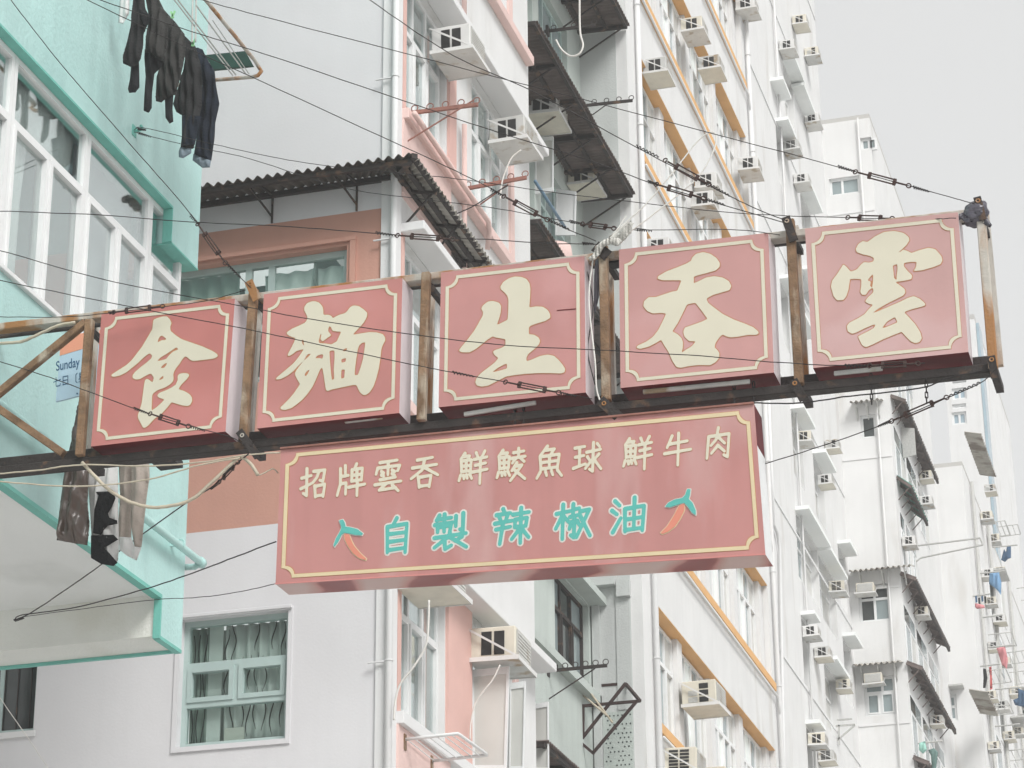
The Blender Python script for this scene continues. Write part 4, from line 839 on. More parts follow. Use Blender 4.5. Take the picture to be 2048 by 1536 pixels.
def gable_awning(x0, x1, y0, y1, mt):
    a, b = PY(x0, y0, YF-.35), PY(x1, y1, YF-.35); z = (a.z+b.z)/2
    s_ = corr_sheet((a.x, a.y, z), (b.x, b.y, z), (b.x, YF-.003, z+.1), (a.x, YF-.003, z+.1), .11, .022); s_.build('awning_sheet', mt, B, smooth=True)
    for f in (.15, .5, .85):
        m = MB(); xx = a.x+(b.x-a.x)*f; m.bar((xx, a.y+.05, z), (xx, YF-.01, z-.28), .02, .02); m.bar((xx, YF-.012, z), (xx, YF-.012, z-.3), .02, .02); m.build('awning_bracket', 'grille', B)
gable_awning(1699, 1762, 805, 797, 'corrugated_pale'); gable_awning(1697, 1826, 1143, 1130, 'corrugated_pale'); gable_awning(1705, 1802, 1332, 1322, 'corrugated_pale')
ac_at(PY(1717, 1196, YF), 'air conditioner in the gable window under the upper tin roof', .6, 0, -math.pi/2, 'air conditioners on the gable building'); ac_at(PY(1733, 1376, YF), 'dark fronted air conditioner in the lower gable window', .6, 1, -math.pi/2, 'air conditioners on the gable building')
# street side of it
YG = PX(1902, 1400, XF).y
wall_holes('wall', B, Vector((XF, YF, 0)), VY, VX, YG-YF, 0, zF, [], .1, ['white_wall'])
def street_awning(p, r_, dx, mt, npan, drop=.0, name='awning_sheet'):
    """eave from photo point p to r_ at a distance dx in front of the facade"""
    a, b = PX(*p, XF+dx), PX(*r_, XF+dx); z = (a.z+b.z)/2; a.y = max(a.y, YF-.05)
    for i in range(npan):
        y0, y1 = a.y+(b.y-a.y)*i/npan, a.y+(b.y-a.y)*(i+1)/npan
        s_ = corr_sheet((XF+dx, y0+.03, z), (XF+dx, y1-.03, z), (XF+.003, y1-.03, z+drop), (XF+.003, y0+.03, z+drop), .15, .02); s_.build(name, mt, B, smooth=True)
        m = MB(); m.bar((XF, y0, z+drop-.05), (XF+dx, y0, z-.05), .06, .06); m.bar((XF+.01, y0, z-.3), (XF+dx-.06, y0, z-.06), .018, .018); m.build('awning_bracket', 'corrugated_brown', B)
    m = MB(); m.bar((XF+dx-.03, a.y, z-.04), (XF+dx-.03, b.y, z-.04), .05, .06); m.build('purlin', 'steel_dark', B)
    return a.y, b.y, z
aw = [street_awning((1808, 770), (1880, 988), .30, 'corrugated_brown', 8, .15), street_awning((1822, 955), (1858, 1060), .30, 'corrugated_green', 5, .25), street_awning((1826, 1130), (1902, 1312), .30, 'corrugated_brown', 7, .15), street_awning((1840, 1315), (1914, 1474), .30, 'corrugated_brown', 8, .15), street_awning((1852, 1508), (1900, 1600), .30, 'corrugated_brown', 5, .15), street_awning((1775, 520), (1850, 760), .30, 'corrugated_pale', 7, .15)]
for y0, y1, z in aw:
    n = 3; pit = (y1-y0)/n
    for i in range(n):
        window(B, Vector((XF+.003, y0+i*pit+.1, z-1.75)), VY, VX, pit-.2, 1.3, [(1, [1, 1], True), (.4, [1, 1], False)], 'frame_white', ['pane_far', 'pane_frost', 'pane_dark'], t=.06, dp=.002)
fg = 'air conditioners on the street side of the gable building'
for x, y, lab in ((1803, 1092, 'air conditioner under the green awning of the gable building'), (1828, 1232, 'air conditioner under the middle tin awning of the gable building'), (1838, 960, 'air conditioner beside the green awning, higher up'), (1858, 1450, 'air conditioner in the shade of the lowest brown awning'), (1838, 1010, 'air conditioner at the far end of the green awning')):
    ac(x, y, XF, lab, .55, 0, fg)
m = MB(); a, b = PX(1800, 855, XF), PX(1825, 900, XF); m.prism([(XF+.02, a.y, a.z), (XF+.3, a.y, a.z-.05), (XF+.3, a.y, a.z-.65), (XF+.02, a.y, a.z-.7)], (0, .04, 0)); tag(m.build('grey_sheet', 'grille'), 'grey flat sheet hung under the top awning of the gable building', 'sheet')

# ================================================================== farther blocks
XG = PY(1962, 1400, YG).x; zG = PY(1930, 930, YG).z
B = thing('far_block', 'narrow white block beyond the tin awnings with one blue window', 'building', (XF, YG+2, 0))
p, r_ = PY(1889, 1442, YG), PY(1912, 1388, YG); p2, r2 = PY(1905, 1180, YG), PY(1925, 1140, YG)
wall_holes('wall', B, Vector((XF, YG, 0)), VX, -VY, XG-XF, 0, zG, [(p.x-XF, r_.x-XF, p.z, r_.z)], .15, ['white_wall'])
window(B, Vector((p.x, YG+.05, p.z)), VX, -VY, r_.x-p.x, r_.z-p.z, [(1, [1], False), (.8, [1], False)], 'frame_white', 'pane_far', t=.06, dp=.05)
m = MB(); m.box(p.x-.15, r_.x+.2, YG-.35, YG-.002, r_.z+.1, r_.z+.14); m.build('eyebrow', 'grille', B)
YH = YG+26
wall_holes('wall', B, Vector((XG, YG, 0)), VY, VX, YH-YG, 0, zG, [], .1, ['white_wall'])
m = MB(); m.box(XF, XG, YG, YH, zG, zG+.1); m.build('roof', 'concrete', B)
random.seed(21)
for k in range(46):
    y = YG+.6+random.random()*20; z = random.uniform(8, zG-1.5)
    m = MB(); wd = random.uniform(.7, 1.3); m.box(XG-.001, XG+.02, y, y+wd, z, z+1.1); wf = m.build('window', 'frame_white', B)
    m = MB(); m.box(XG+.021, XG+.03, y+.08, y+wd-.08, z+.1, z+1.0); m.build('pane', random.choice(['pane_far', 'pane_frost', 'pane_far', 'pane_dark']), wf)
    if random.random() < .5:
        m = MB(); m.box(XG+.003, XG+.45, y-.1, y+wd+.1, z+1.15, z+1.19); m.build('eyebrow', 'grille', B)
fa = ['high', 'upper', 'middle', 'lower', 'low']
pos = [(1962, 1155), (1975, 1085), (1988, 1150), (1970, 1210), (1985, 1245), (1975, 1300), (1998, 1330), (1968, 1400), (1990, 1420), (2005, 1480), (1975, 1500), (2018, 1390), (2025, 1470), (1960, 1040), (1968, 985)]
labs = ['air conditioner on the far block beside the left pale blue shirt', 'air conditioner below the dark far awning, upper far block', 'air conditioner on the far block right of the blue trousers', 'air conditioner on the far block level with the big blue shirt', 'air conditioner on the far block under the big blue shirt', 'air conditioner on the far block beside the dark cluster of socks', 'air conditioner on the far block left of the pink towel', 'air conditioner on the far block under the red trousers', 'air conditioner on the far block under the pink towel', 'air conditioner low on the far block near the navy coat', 'lowest left air conditioner of the far block', 'air conditioner far right above the navy coat', 'air conditioner far right below the navy coat', 'air conditioner at the corner of the far block above the blue trousers', 'topmost air conditioner of the far block under the dark awning']
for (x, y), lab in zip(pos, labs): ac(x, y, XG, lab, random.uniform(.5, .6), random.choice([0, 1, 2]), 'air conditioners on the far block')
a, b = PX(1962, 868, XG+.4), PX(1992, 948, XG+.4)
s_ = corr_sheet((XG+.4, a.y, a.z), (XG+.4, b.y, a.z), (XG, b.y, a.z+.1), (XG, a.y, a.z+.1), .2, .03); s_.build('awning_sheet', 'corrugated_pale', B)
a, b = PX(1975, 1385, XG+.4), PX(1998, 1440, XG+.4)
s_ = corr_sheet((XG+.4, a.y, a.z), (XG+.4, b.y, a.z), (XG, b.y, a.z+.1), (XG, a.y, a.z+.1), .2, .03); s_.build('awning_sheet', 'corrugated_pale', B)
# tower behind
YT = YH+8
xa, xb = PY(1893, 800, YT).x, PY(1962, 800, YT).x; zt_ = PY(1930, 640, YT).z
B = thing('pale_tower', 'pale tower with a column of blue windows behind the right end of the gantry', 'building', ((xa+xb)/2, YT+3, 0))
gw = []
for y0, y1 in ((722, 752), (758, 768), (774, 800), (806, 818), (822, 850)):
    p, r_ = PY(1905, y1, YT), PY(1932, y0, YT); gw.append((p.x-xa, r_.x-xa, p.z, r_.z))
wall_holes('wall', B, Vector((xa, YT, 0)), VX, -VY, xb-xa, 0, zt_, gw, .2, ['white_wall'])
mat('pane_blue', (.34, .44, .50), .2, .1, 2)
for a, b, c, d in gw: window(B, Vector((xa+a, YT+.08, c)), VX, -VY, b-a, d-c, [(1, [1, 1], False)], 'frame_white', 'pane_blue', t=.08, dp=.08)
wall_holes('wall', B, Vector((xb, YT, 0)), VY, VX, 12, 0, zt_, [], .2, ['white_wall'])
m = MB(); m.box(xb+.01, xb+.12, YT+.4, YT+1.4, 0, zt_); m.build('pipe_duct', 'pane_blue', B); m = MB(); m.box(xa, xb, YT, YT+12, zt_, zt_+.2); m.build('roof', 'concrete', B)

random.seed(5)
spots = sorted([(random.uniform(1040, 1530), random.uniform(1955, 2040)) for _ in range(13)]); spots = [(x, y) for y, x in spots if PX(x, y, XG).y > YG+.3]
words = ['topmost', 'second', 'third', 'fourth', 'fifth', 'sixth', 'seventh', 'eighth', 'ninth', 'tenth', 'eleventh', 'twelfth', 'thirteenth']
for (x, y), wd_ in zip(spots, words):       # small folding racks on the far block
    a = PX(x, y, XG); T = thing('folding_rack', 'small bare folding rack on the crowded far block, %s from the top' % wd_ if wd_ != 'topmost' else 'topmost small bare folding rack on the crowded far block', 'drying rack', a, 'bare racks on the far block'); d, l = random.uniform(.45, .8), random.uniform(.7, 1.2)
    m = MB(); m.tube([a, a+Vector((d, 0, .02)), a+Vector((d, l, .02)), a+Vector((0, l, 0))], .014, 5); m.build('frame', 'grille', T)
    for i in range(3):
        m = MB(); f = d*(i+1)/4; m.tube([a+Vector((f, 0, .01)), a+Vector((f, l, .01))], .008, 4); m.build('line', 'grille', T)
# floor lines and pipes of the far buildings
WB = bpy.data.objects['white_block']; GB = bpy.data.objects['gable_building']; FB = bpy.data.objects['far_block']
for k in range(13):
    z = 8.4+2.83*k
    m = MB(); m.box(XP+.0005, XP+.018, YDE+.02, YF-.02, z, z+.05); m.build('floor_line', 'white_clean', WB)
    if z+1 < zF: m = MB(); m.box(XP+.02, XF-.02, YF-.018, YF-.0005, z+.8, z+.85); m.build('floor_line', 'white_clean', GB)
for y in (44.3,):
    m = MB(); m.tube([(XP+.06, y, 0), (XP+.06, y, 40)], .024, 6); m.build('downpipe', 'white_wall', WB, smooth=True)
m = MB(); m.tube([(XF-.25, YF-.06, 0), (XF-.25, YF-.06, zF)], .02, 6); m.build('downpipe', 'white_wall', GB, smooth=True)
for y in (YG+1.2, YG+4.5, YG+9): m = MB(); m.tube([(XG+.07, y, 0), (XG+.07, y, zG)], .05, 6); m.build('downpipe', 'grille', FB, smooth=True)
# ================================================================== wires, turnbuckles, chains
def crom(P, n=8):
    out = []; P = [Vector(p) for p in P]; Q = [P[0]*2-P[1]]+P+[P[-1]*2-P[-2]]
    for i in range(1, len(Q)-2):
        for k in range(n):
            t = k/n; a, b, c, d = Q[i-1], Q[i], Q[i+1], Q[i+2]
            out.append(((b*2)+(c-a)*t+(a*2-b*5+c*4-d)*t*t+(b*3-a-c*3+d)*t*t*t)*.5)
    return out+[P[-1]]
def line3(pts, Y0, Y1):
    L_ = [0]
    for a, b in zip(pts, pts[1:]): L_.append(L_[-1]+math.hypot(b[0]-a[0], b[1]-a[1]))
    return [PY(p[0], p[1], Y0+(Y1-Y0)*l/L_[-1]) for p, l in zip(pts, L_)]
def yat(pts, Y0, Y1, p):
    best = None; L_ = 0; tot = sum(math.hypot(b[0]-a[0], b[1]-a[1]) for a, b in zip(pts, pts[1:]))
    for a, b in zip(pts, pts[1:]):
        d = (b[0]-a[0], b[1]-a[1]); q = d[0]**2+d[1]**2; t = max(0, min(1, ((p[0]-a[0])*d[0]+(p[1]-a[1])*d[1])/q)); e = math.hypot(a[0]+t*d[0]-p[0], a[1]+t*d[1]-p[1])
        if best is None or e < best[0]: best = (e, L_+t*math.sqrt(q))
        L_ += math.sqrt(q)
    return Y0+(Y1-Y0)*best[1]/tot
def turnbuckle(T, a, b, mt='wire_rust'):
    t = (b-a).normalized(); L_ = (b-a).length; s = t.cross(VY).normalized(); w_ = min(.017, L_*.075)
    m = MB(); m.tube([a, a+t*L_*.24], .006, 6); m.tube([b, b-t*L_*.24], .006, 6); m.tube([a+t*L_*.2, a+t*L_*.27], .012, 8); m.tube([b-t*L_*.27, b-t*L_*.2], .012, 8)
    m.tube([a+t*L_*.25+s*w_, b-t*L_*.25+s*w_], .005, 6); m.tube([a+t*L_*.25-s*w_, b-t*L_*.25-s*w_], .005, 6); m.bar(a+t*L_*.24-s*w_*1.3, a+t*L_*.24+s*w_*1.3, .016, .02); m.bar(b-t*L_*.24-s*w_*1.3, b-t*L_*.24+s*w_*1.3, .016, .02)
    tb = m.build('turnbuckle', mt, T)
    m = MB(); m.ring(a-t*.018, VY+t*.3, .015, .0045, 12, 5); m.build('eye', mt, tb); m = MB(); m.ring(b+t*.018, VY-t*.3, .015, .0045, 12, 5); m.build('eye', mt, tb)
def coil(T, a, b, r=.010, turns=7, mt='wire'):
    t = (b-a); L_ = t.length; t.normalize(); s = t.cross(VZ).normalized(); u2 = s.cross(t); n = turns*8; m = MB()
    m.tube([a+t*L_*i/n+(s*math.cos(i*math.pi/4)+u2*math.sin(i*math.pi/4))*r*(1-.5*i/n) for i in range(n+1)], .0038, 5)
    m.build('wire_wrap', mt, T)
def wire(label, pts, Y0, Y1, r=.0034, tbs=(), coils=(), mt='wire', name='guy_wire', cat='wire', group='guy wires of the sign gantry'):
    P = line3(pts, Y0, Y1); C = crom(P, 7)
    T = thing(name, label, cat, P[-1], group); m = MB(); m.tube([c+Vector((0, 0, random.uniform(-.002, .002))) for c in C], r, 5); m.build('strand', mt, T, smooth=True)
    for a, b in tbs: turnbuckle(T, PY(*a, yat(pts, Y0, Y1, a)-.012), PY(*b, yat(pts, Y0, Y1, b)-.012))
    for a, b in coils: coil(T, PY(*a, yat(pts, Y0, Y1, a)), PY(*b, yat(pts, Y0, Y1, b)))
    return T
YW = YS-.06
wire('thin wire from the top edge falling to the fourth gantry post', [(690, -40), (740, 0), (905, 110), (1060, 180), (1270, 293), (1420, 372), (1500, 412), (1574, 442)], 14.2, YW, tbs=[((1335, 323), (1412, 366))], coils=[((1272, 292), (1318, 314)), ((1420, 370), (1460, 392))])
wire('long wire from the top edge across the sky to the last gantry post', [(330, -22), (404, 0), (560, 42), (1000, 156), (1200, 208), (1501, 287), (1681, 335), (1870, 386), (1950, 408)], 14.0, YW, tbs=[((1716, 345), (1812, 370))], coils=[((1676, 333), (1710, 343)), ((1826, 374), (1858, 383))], r=.003)
wire('wire crossing the white gable towards the fourth gantry post', [(200, 0), (380, 62), (560, 118), (837, 212), (1000, 266), (1170, 318), (1300, 365), (1420, 402), (1572, 446)], 14.4, YW, tbs=[((1318, 370), (1402, 395))], coils=[((1296, 363), (1318, 370)), ((1410, 398), (1450, 410))])
wire('wire from the top left past the dark laundry to the rag wrapped post', [(150, -12), (175, 0), (350, 84), (560, 180), (834, 306), (949, 360), (1015, 395), (1110, 447), (1192, 482)], 14.4, YW, tbs=[((1012, 395), (1090, 437))], coils=[((980, 378), (1006, 392)), ((1100, 441), (1140, 460))])
wire('upper one of two wires from the turquoise wall hook', [(268, 260), (290, 256), (425, 288), (560, 317), (683, 335), (860, 352), (955, 363), (1100, 384), (1300, 408), (1460, 425), (1640, 434), (1850, 438), (1912, 436)], 17.75, YW, tbs=[((1700, 435), (1780, 437))], coils=[((275, 258), (292, 260))], r=.003)
wire('lower one of two wires from the turquoise wall hook', [(268, 264), (303, 273), (380, 292), (501, 318), (683, 375), (860, 400), (1000, 418), (1157, 447), (1228, 455), (1275, 460), (1460, 459), (1560, 470)], 17.75, YW, tbs=[((1168, 448), (1224, 456))], coils=[((276, 266), (302, 274)), ((1140, 443), (1165, 448)), ((1272, 459), (1304, 462))], r=.003)
wire('nearly level wire from the left edge to the rag wrapped post', [(-60, 418), (0, 422), (200, 430), (383, 444), (560, 452), (752, 467), (860, 475), (975, 479), (1100, 487), (1192, 488)], 14.9, YW, tbs=[((800, 471), (900, 478))], coils=[((752, 466), (792, 471)), ((1165, 487), (1188, 488))])
wire('wire down the turquoise wall to the first gantry post', [(0, -32), (22, 0), (118, 123), (262, 290), (375, 420), (440, 512), (502, 576)], 14.9, YW, tbs=[((398, 452), (448, 522))], coils=[((380, 430), (398, 450)), ((455, 530), (482, 556))])
wire('upper one of two wires crossing the faces of the signs', [(-40, 491), (0, 501), (230, 564), (506, 616), (600, 635), (815, 668), (1010, 690), (1220, 701), (1400, 712), (1560, 725), (1690, 731), (1850, 726)], 15.0, YS-.03, tbs=[((1745, 731), (1830, 727))], coils=[((1690, 731), (1735, 732))])
wire('lower one of two wires crossing the faces of the signs', [(-40, 552), (0, 561), (273, 616), (487, 657), (640, 690), (820, 728), (905, 745), (1012, 764), (1120, 785), (1184, 798)], 15.0, YS-.05, tbs=[((1016, 765), (1112, 784))], coils=[((905, 745), (948, 753)), ((1120, 786), (1152, 793))])
wire('wire across the first sign to the foot of the first post', [(-40, 708), (0, 723), (120, 762), (270, 818), (373, 850), (455, 872), (490, 890)], 15.0, YS-.05, tbs=[((305, 829), (372, 851))], coils=[((268, 817), (296, 827)), ((380, 853), (410, 862))])
wire('short wire lying along the top of the first sign', [(-40, 635), (0, 634), (130, 634), (210, 627), (340, 612), (420, 600), (492, 580)], 15.1, YS-.02, tbs=[((232, 624), (320, 613))], coils=[((218, 626), (232, 624))], r=.003)
wire('wire from the first post foot down to the soffit beam', [(497, 908), (470, 930), (427, 972), (369, 1008), (246, 1097), (164, 1157), (71, 1220), (29, 1241)], YW, 18.7, tbs=[((474, 926), (440, 962))], coils=[((436, 966), (422, 978))], r=.005)
wire('wire from the soffit beam to the left edge of the menu sign', [(29, 1241), (45, 1230), (154, 1214), (294, 1177), (396, 1142), (465, 1116), (552, 1083)], 18.7, YS+.05, coils=[((29, 1241), (48, 1236))], r=.005)
wire('wire from the soffit beam to the lower corner of the menu sign', [(45, 1234), (154, 1219), (307, 1200), (396, 1195), (470, 1185), (551, 1168)], 18.7, YS+.05, r=.003)
wire('thin pale wire across the lower left corner', [(-10, 1385), (0, 1396), (62, 1485), (112, 1560)], 17, 17.4, r=.003, mt='cable_white')
wire('wire from the last post foot back to the menu sign', [(1990, 738), (1962, 765), (1870, 806), (1765, 849), (1640, 893), (1524, 930)], YW, YS+.5, tbs=[((1888, 797), (1788, 840))], coils=[((1960, 766), (1896, 793)), ((1780, 843), (1756, 853))])
wire('cable sagging under the right half of the gantry', [(1985, 738), (1900, 755), (1840, 776), (1700, 792), (1600, 806), (1500, 806), (1400, 812), (1300, 826)], YR-.06, YR-.06, r=.005, mt='wire', name='cable', cat='cable', group='cables on the gantry')
wire('thick beige hose sagging below the first sign', [(164, 925), (213, 975), (260, 1004), (314, 1015), (377, 1002), (418, 970), (465, 926), (481, 915), (500, 926), (516, 950)], YR-.1, YR-.1, r=.013, mt='cable_beige', name='hose', cat='hose', group='cables on the gantry')
wire('upper brown cable strung under the first sign', [(-30, 953), (0, 948), (80, 940), (160, 930), (290, 932), (400, 925), (487, 911), (560, 905)], YR-.12, YR-.12, r=.006, mt='cable_beige', name='cable', cat='cable', group='cables on the gantry')
wire('lower brown cable strung under the first sign', [(-30, 962), (0, 963), (150, 973), (290, 960), (400, 930), (480, 916)], YR-.14, YR-.12, r=.006, mt='cable_beige', name='cable', cat='cable', group='cables on the gantry')
wire('beige hose under the top rail at the left edge', [(-30, 690), (0, 687), (40, 684), (68, 673), (115, 652), (150, 645)], YR-.08, YR-.08, r=.012, mt='cable_beige', name='hose', cat='hose', group='cables on the gantry')
wire('short cable from the hose end to the menu sign corner', [(514, 950), (525, 948), (545, 938), (556, 946)], YR-.1, YS+.1, r=.005, mt='cable_beige', name='cable', cat='cable', group='cables on the gantry')
wire('white cable looping up from the rag wrapped post', [(1218, 474), (1290, 410), (1348, 342), (1391, 287), (1419, 265), (1432, 271), (1427, 301), (1397, 353), (1337, 405), (1236, 482)], YR-.05, YR-.05, r=.0052, mt='cable_white', name='cable', cat='cable', group='cables on the gantry')
wire('white cable down the third gap beside the rusty post', [(1186, 520), (1178, 600), (1190, 720), (1196, 790), (1226, 840)], YR-.1, YR-.1, r=.006, mt='cable_white', name='cable', cat='cable', group='cables on the gantry')
wire('dark cable hanging beside the middle sign', [(1172, 530), (1186, 610), (1176, 700), (1190, 770)], YR-.04, YR-.04, r=.004, mt='wire', name='cable', cat='cable', group='cables on the gantry')
wire('drain hose hanging from the middle pink building air conditioner', [(1042, 300), (1024, 315), (1012, 340), (1004, 365), (1000, 400)], 23.6, 23.6, r=.009, mt='cable_white', name='hose', cat='hose', group='drain hoses')
wire('long white drain hose over the lower pink building window', [(858, 1200), (857, 1245), (852, 1290), (830, 1330), (800, 1370), (790, 1410), (788, 1440)], 21.5, 21.5, r=.011, mt='cable_white', name='hose', cat='hose', group='drain hoses')
wire('drain hose in front of the frosted casement', [(1000, 1330), (985, 1360), (965, 1385), (950, 1410), (942, 1445), (940, 1480)], 23.7, 23.7, r=.009, mt='cable_white', name='hose', cat='hose', group='drain hoses')
wire('curved white hose at the top of the grey walk-up', [(1159, -30), (1160, 60), (1166, 90), (1158, 108), (1140, 112), (1122, 98), (1112, 80)], 27.5, 27.5, r=.014, mt='cable_white', name='hose', cat='hose', group='drain hoses')
wire('dark stay below the vanishing end of the pink facade', [(905, 430), (942, 415), (985, 388), (1015, 372)], 22.6, 22.6, r=.006, mt='wire', name='stay', cat='wire', group='stays on the pink building')
def chain(label, x, y0, y1, n, Y=YR-.04, tail=None):
    a, b = PY(x, y0, Y), PY(x+(y1-y0)*.02, y1, Y); T = thing('chain', label, 'chain', b, 'chains under the gantry'); L_ = (b-a).length/n
    for i in range(n):
        c = a.lerp(b, (i+.5)/n); s = VX if i % 2 else VY; o_ = VY if i % 2 else VX; m = MB(); h_ = L_*.62; r_ = h_*.38
        m.tube([c+o_*r_*math.cos(t)+VZ*(h_-r_ if math.sin(t) > 0 else r_-h_)+VZ*r_*math.sin(t) for t in [2*math.pi*k/12+.01 for k in range(13)]], L_*.11, 5, caps=False); m.build('link', 'wire', T)
for lab, x, y0, y1, n in (('chain hanging free under the last sign, left one', 1742, 748, 808, 6), ('chain hanging free under the last sign, right one', 1852, 742, 806, 6), ('short chain holding the left end of the menu sign', 613, 868, 894, 3), ('left one of two chains above the middle of the menu sign', 1030, 812, 852, 4), ('right one of two chains above the middle of the menu sign', 1047, 810, 850, 4), ('left one of two chains at the right end of the menu sign', 1468, 768, 808, 4), ('right one of two chains at the right end of the menu sign', 1507, 764, 806, 4)):
    chain(lab, x, y0, y1, n)

# ================================================================== cloth
def puff(name, poly, Y, T_, mt, parent=None, step=4., seed=0, fold=.012, tilt=0., nfold=.16):
    """a hanging garment: an outline given real thickness and folds"""
    rnd = random.Random(seed); q = np.array(poly, float); qs = []
    for i in range(len(q)):
        a, b = q[i], q[(i+1) % len(q)]; n = max(1, int(np.hypot(*(b-a))/step))
        qs += [tuple(a+(b-a)*k/n) for k in range(n)]
    q = np.array(qs); lo, hi = q.min(0), q.max(0); N = 90; F, xs, ys = field([[tuple(p) for p in q]], lo-2, hi+2, N)
    F = blur(F, 1)
    def d(x, y):
        i = (x-xs[0])/(xs[-1]-xs[0])*(N-1); j = (y-ys[0])/(ys[-1]-ys[0])*(N-1); i, j = min(max(int(round(i)), 0), N-1), min(max(int(round(j)), 0), N-1); return max(0., -F[j, i])
    pts = [tuple(p) for p in q]; nb = len(pts); y = lo[1]+step*.6; row = 0
    while y < hi[1]:
        x = lo[0]+(step*.5 if row % 2 else 0)
        while x < hi[0]:
            if d(x, y) > step*.55: pts.append((x, y))
            x += step
        y += step*.9; row += 1
    vs, es, fs, ov, oe, of = delaunay_2d_cdt([Vector(p) for p in pts], [], [list(range(nb))], 1, 1e-4)
    p1, p2, p3 = [rnd.random()*6 for _ in range(3)]; m = MB(); front = []; back = []; k = 1/320.
    for v in vs:
        e = d(v.x, v.y); t = T_*(1-math.exp(-e*k*28)) if e > .4 else 0
        f = fold*(math.sin(v.x*nfold*1.9+p1+1.5*math.sin(v.y*.035+p2))+.6*math.sin(v.x*nfold*3.7+v.y*.05+p3)+.35*math.sin(v.y*.11-v.x*.13+p2))*min(1, e*.25)
        Yp_ = Y+tilt*(v.y-lo[1])*k
        front.append(PY(v.x, v.y, Yp_)+VY*(-t+f)); back.append(PY(v.x, v.y, Yp_)+VY*(t+f*.8+.004))
    n = len(vs); m.add(front, [tuple(f_) for f_ in fs]); m.add(back, [tuple(f_)[::-1] for f_ in fs])
    o = m.build(name, mt, parent, smooth=True)
    bm = bmesh.new(); bm.from_mesh(o.data); bmesh.ops.remove_doubles(bm, verts=bm.verts, dist=.0045); bmesh.ops.recalc_face_normals(bm, faces=bm.faces); bm.to_mesh(o.data); bm.free()
    return o
sc1 = lambda P, ox=0, oy=0, s=3.657: [(ox+x/s, oy+y/s) for x, y in P]
XR = -8.12
mat('board_green', (.015, .06, .045), .6, .3, 6)
def yr(x, y): return PX(x, y, XR).y
def garment(name, label, parts, cat):
    Y0 = parts[0][1]; T = thing(name, label, cat, PY(*parts[0][0][0], Y0), 'dark laundry on the upper rack')
    for i, (poly, Y, th, mt, nm, fo) in enumerate(parts): puff(nm, poly, Y, th, mt, T, step=3.2, seed=i+len(name), fold=fo*1.7, nfold=.24)
    return T
ya, yb_, yc, yd, ye_ = yr(279, 5), yr(305, 30), yr(345, 70), yr(385, 110), yr(405, 130)
garment('dark_sweater', 'black sweater with a hanging sleeve, leftmost dark laundry on the rack', [(sc1([(985,-120),(1050,-120),(1062,60),(1100,130),(1075,190),(1050,250),(1045,340),(1030,430),(1000,480),(960,490),(900,465),(900,410),(930,300),(955,190)]), ya, .05, 'cloth_char', 'body', .012), (sc1([(965,400),(1015,400),(1020,560),(1020,640),(990,675),(945,680),(935,650),(950,580)]), ya+.06, .04, 'cloth_black', 'sleeve', .006), (sc1([(1010,60),(1105,110),(1085,180),(1050,200),(1030,150)]), ya-.05, .03, 'cloth_black', 'collar', .006)], 'sweater')
garment('grey_jacket', 'charcoal jacket hanging second among the dark laundry', [(sc1([(1045,-120),(1150,-120),(1165,0),(1205,80),(1225,200),(1222,330),(1215,420),(1190,450),(1060,380),(1070,250),(1090,130)]), yb_, .06, 'cloth_grey', 'body', .016), (sc1([(1058,360),(1190,380),(1200,430),(1180,490),(1130,540),(1112,680),(1110,790),(1085,825),(1050,810),(1055,700),(1065,560),(1055,420)]), yb_+.03, .05, 'cloth_black', 'sleeve', .008)], 'jacket')
garment('grey_trousers', 'grey tracksuit trousers hanging third among the dark laundry', [(sc1([(1190,60),(1290,170),(1350,250),(1360,340),(1340,480),(1310,600),(1285,690),(1225,712),(1180,750),(1140,740),(1140,680),(1145,560),(1180,450),(1215,330)]), yc, .06, 'cloth_grey', 'leg', .016), (sc1([(1205,690),(1270,680),(1262,800),(1268,890),(1240,905),(1210,860)]), yc+.02, .035, 'cloth_black', 'cuff', .005)], 'trousers')
garment('dark_trousers', 'dark grey trousers with rolled cuff beside the jeans', [(sc1([(1345,255),(1430,340),(1470,480),(1480,600),(1475,780),(1450,900),(1425,1060),(1395,1090),(1320,1085),(1340,900),(1330,840),(1290,820),(1265,760),(1285,690),(1330,560),(1355,420)]), yd, .065, 'cloth_char', 'leg', .016), (sc1([(1318,1075),(1400,1085),(1400,1120),(1340,1158),(1308,1150),(1306,1110)]), yd-.01, .04, 'cloth_cuff', 'cuff', .004), (sc1([(1330,840),(1470,850),(1425,1060),(1330,1070)]), yd-.045, .02, 'cloth_denim', 'lower_leg', .006)], 'trousers')
garment('jeans', 'dark blue jeans with pale rolled cuffs, rightmost on the rack', [(sc1([(1425,345),(1480,360),(1520,440),(1570,520),(1580,620),(1605,760),(1590,830),(1575,900),(1570,1010),(1545,1180),(1480,1170),(1418,1130),(1440,980),(1455,880),(1470,780),(1480,620),(1450,460)]), ye_, .06, 'cloth_denim', 'leg', .014), (sc1([(1414,1125),(1545,1175),(1535,1225),(1480,1228),(1408,1172)]), ye_-.012, .05, 'cloth_cuff', 'cuff', .004)], 'jeans')
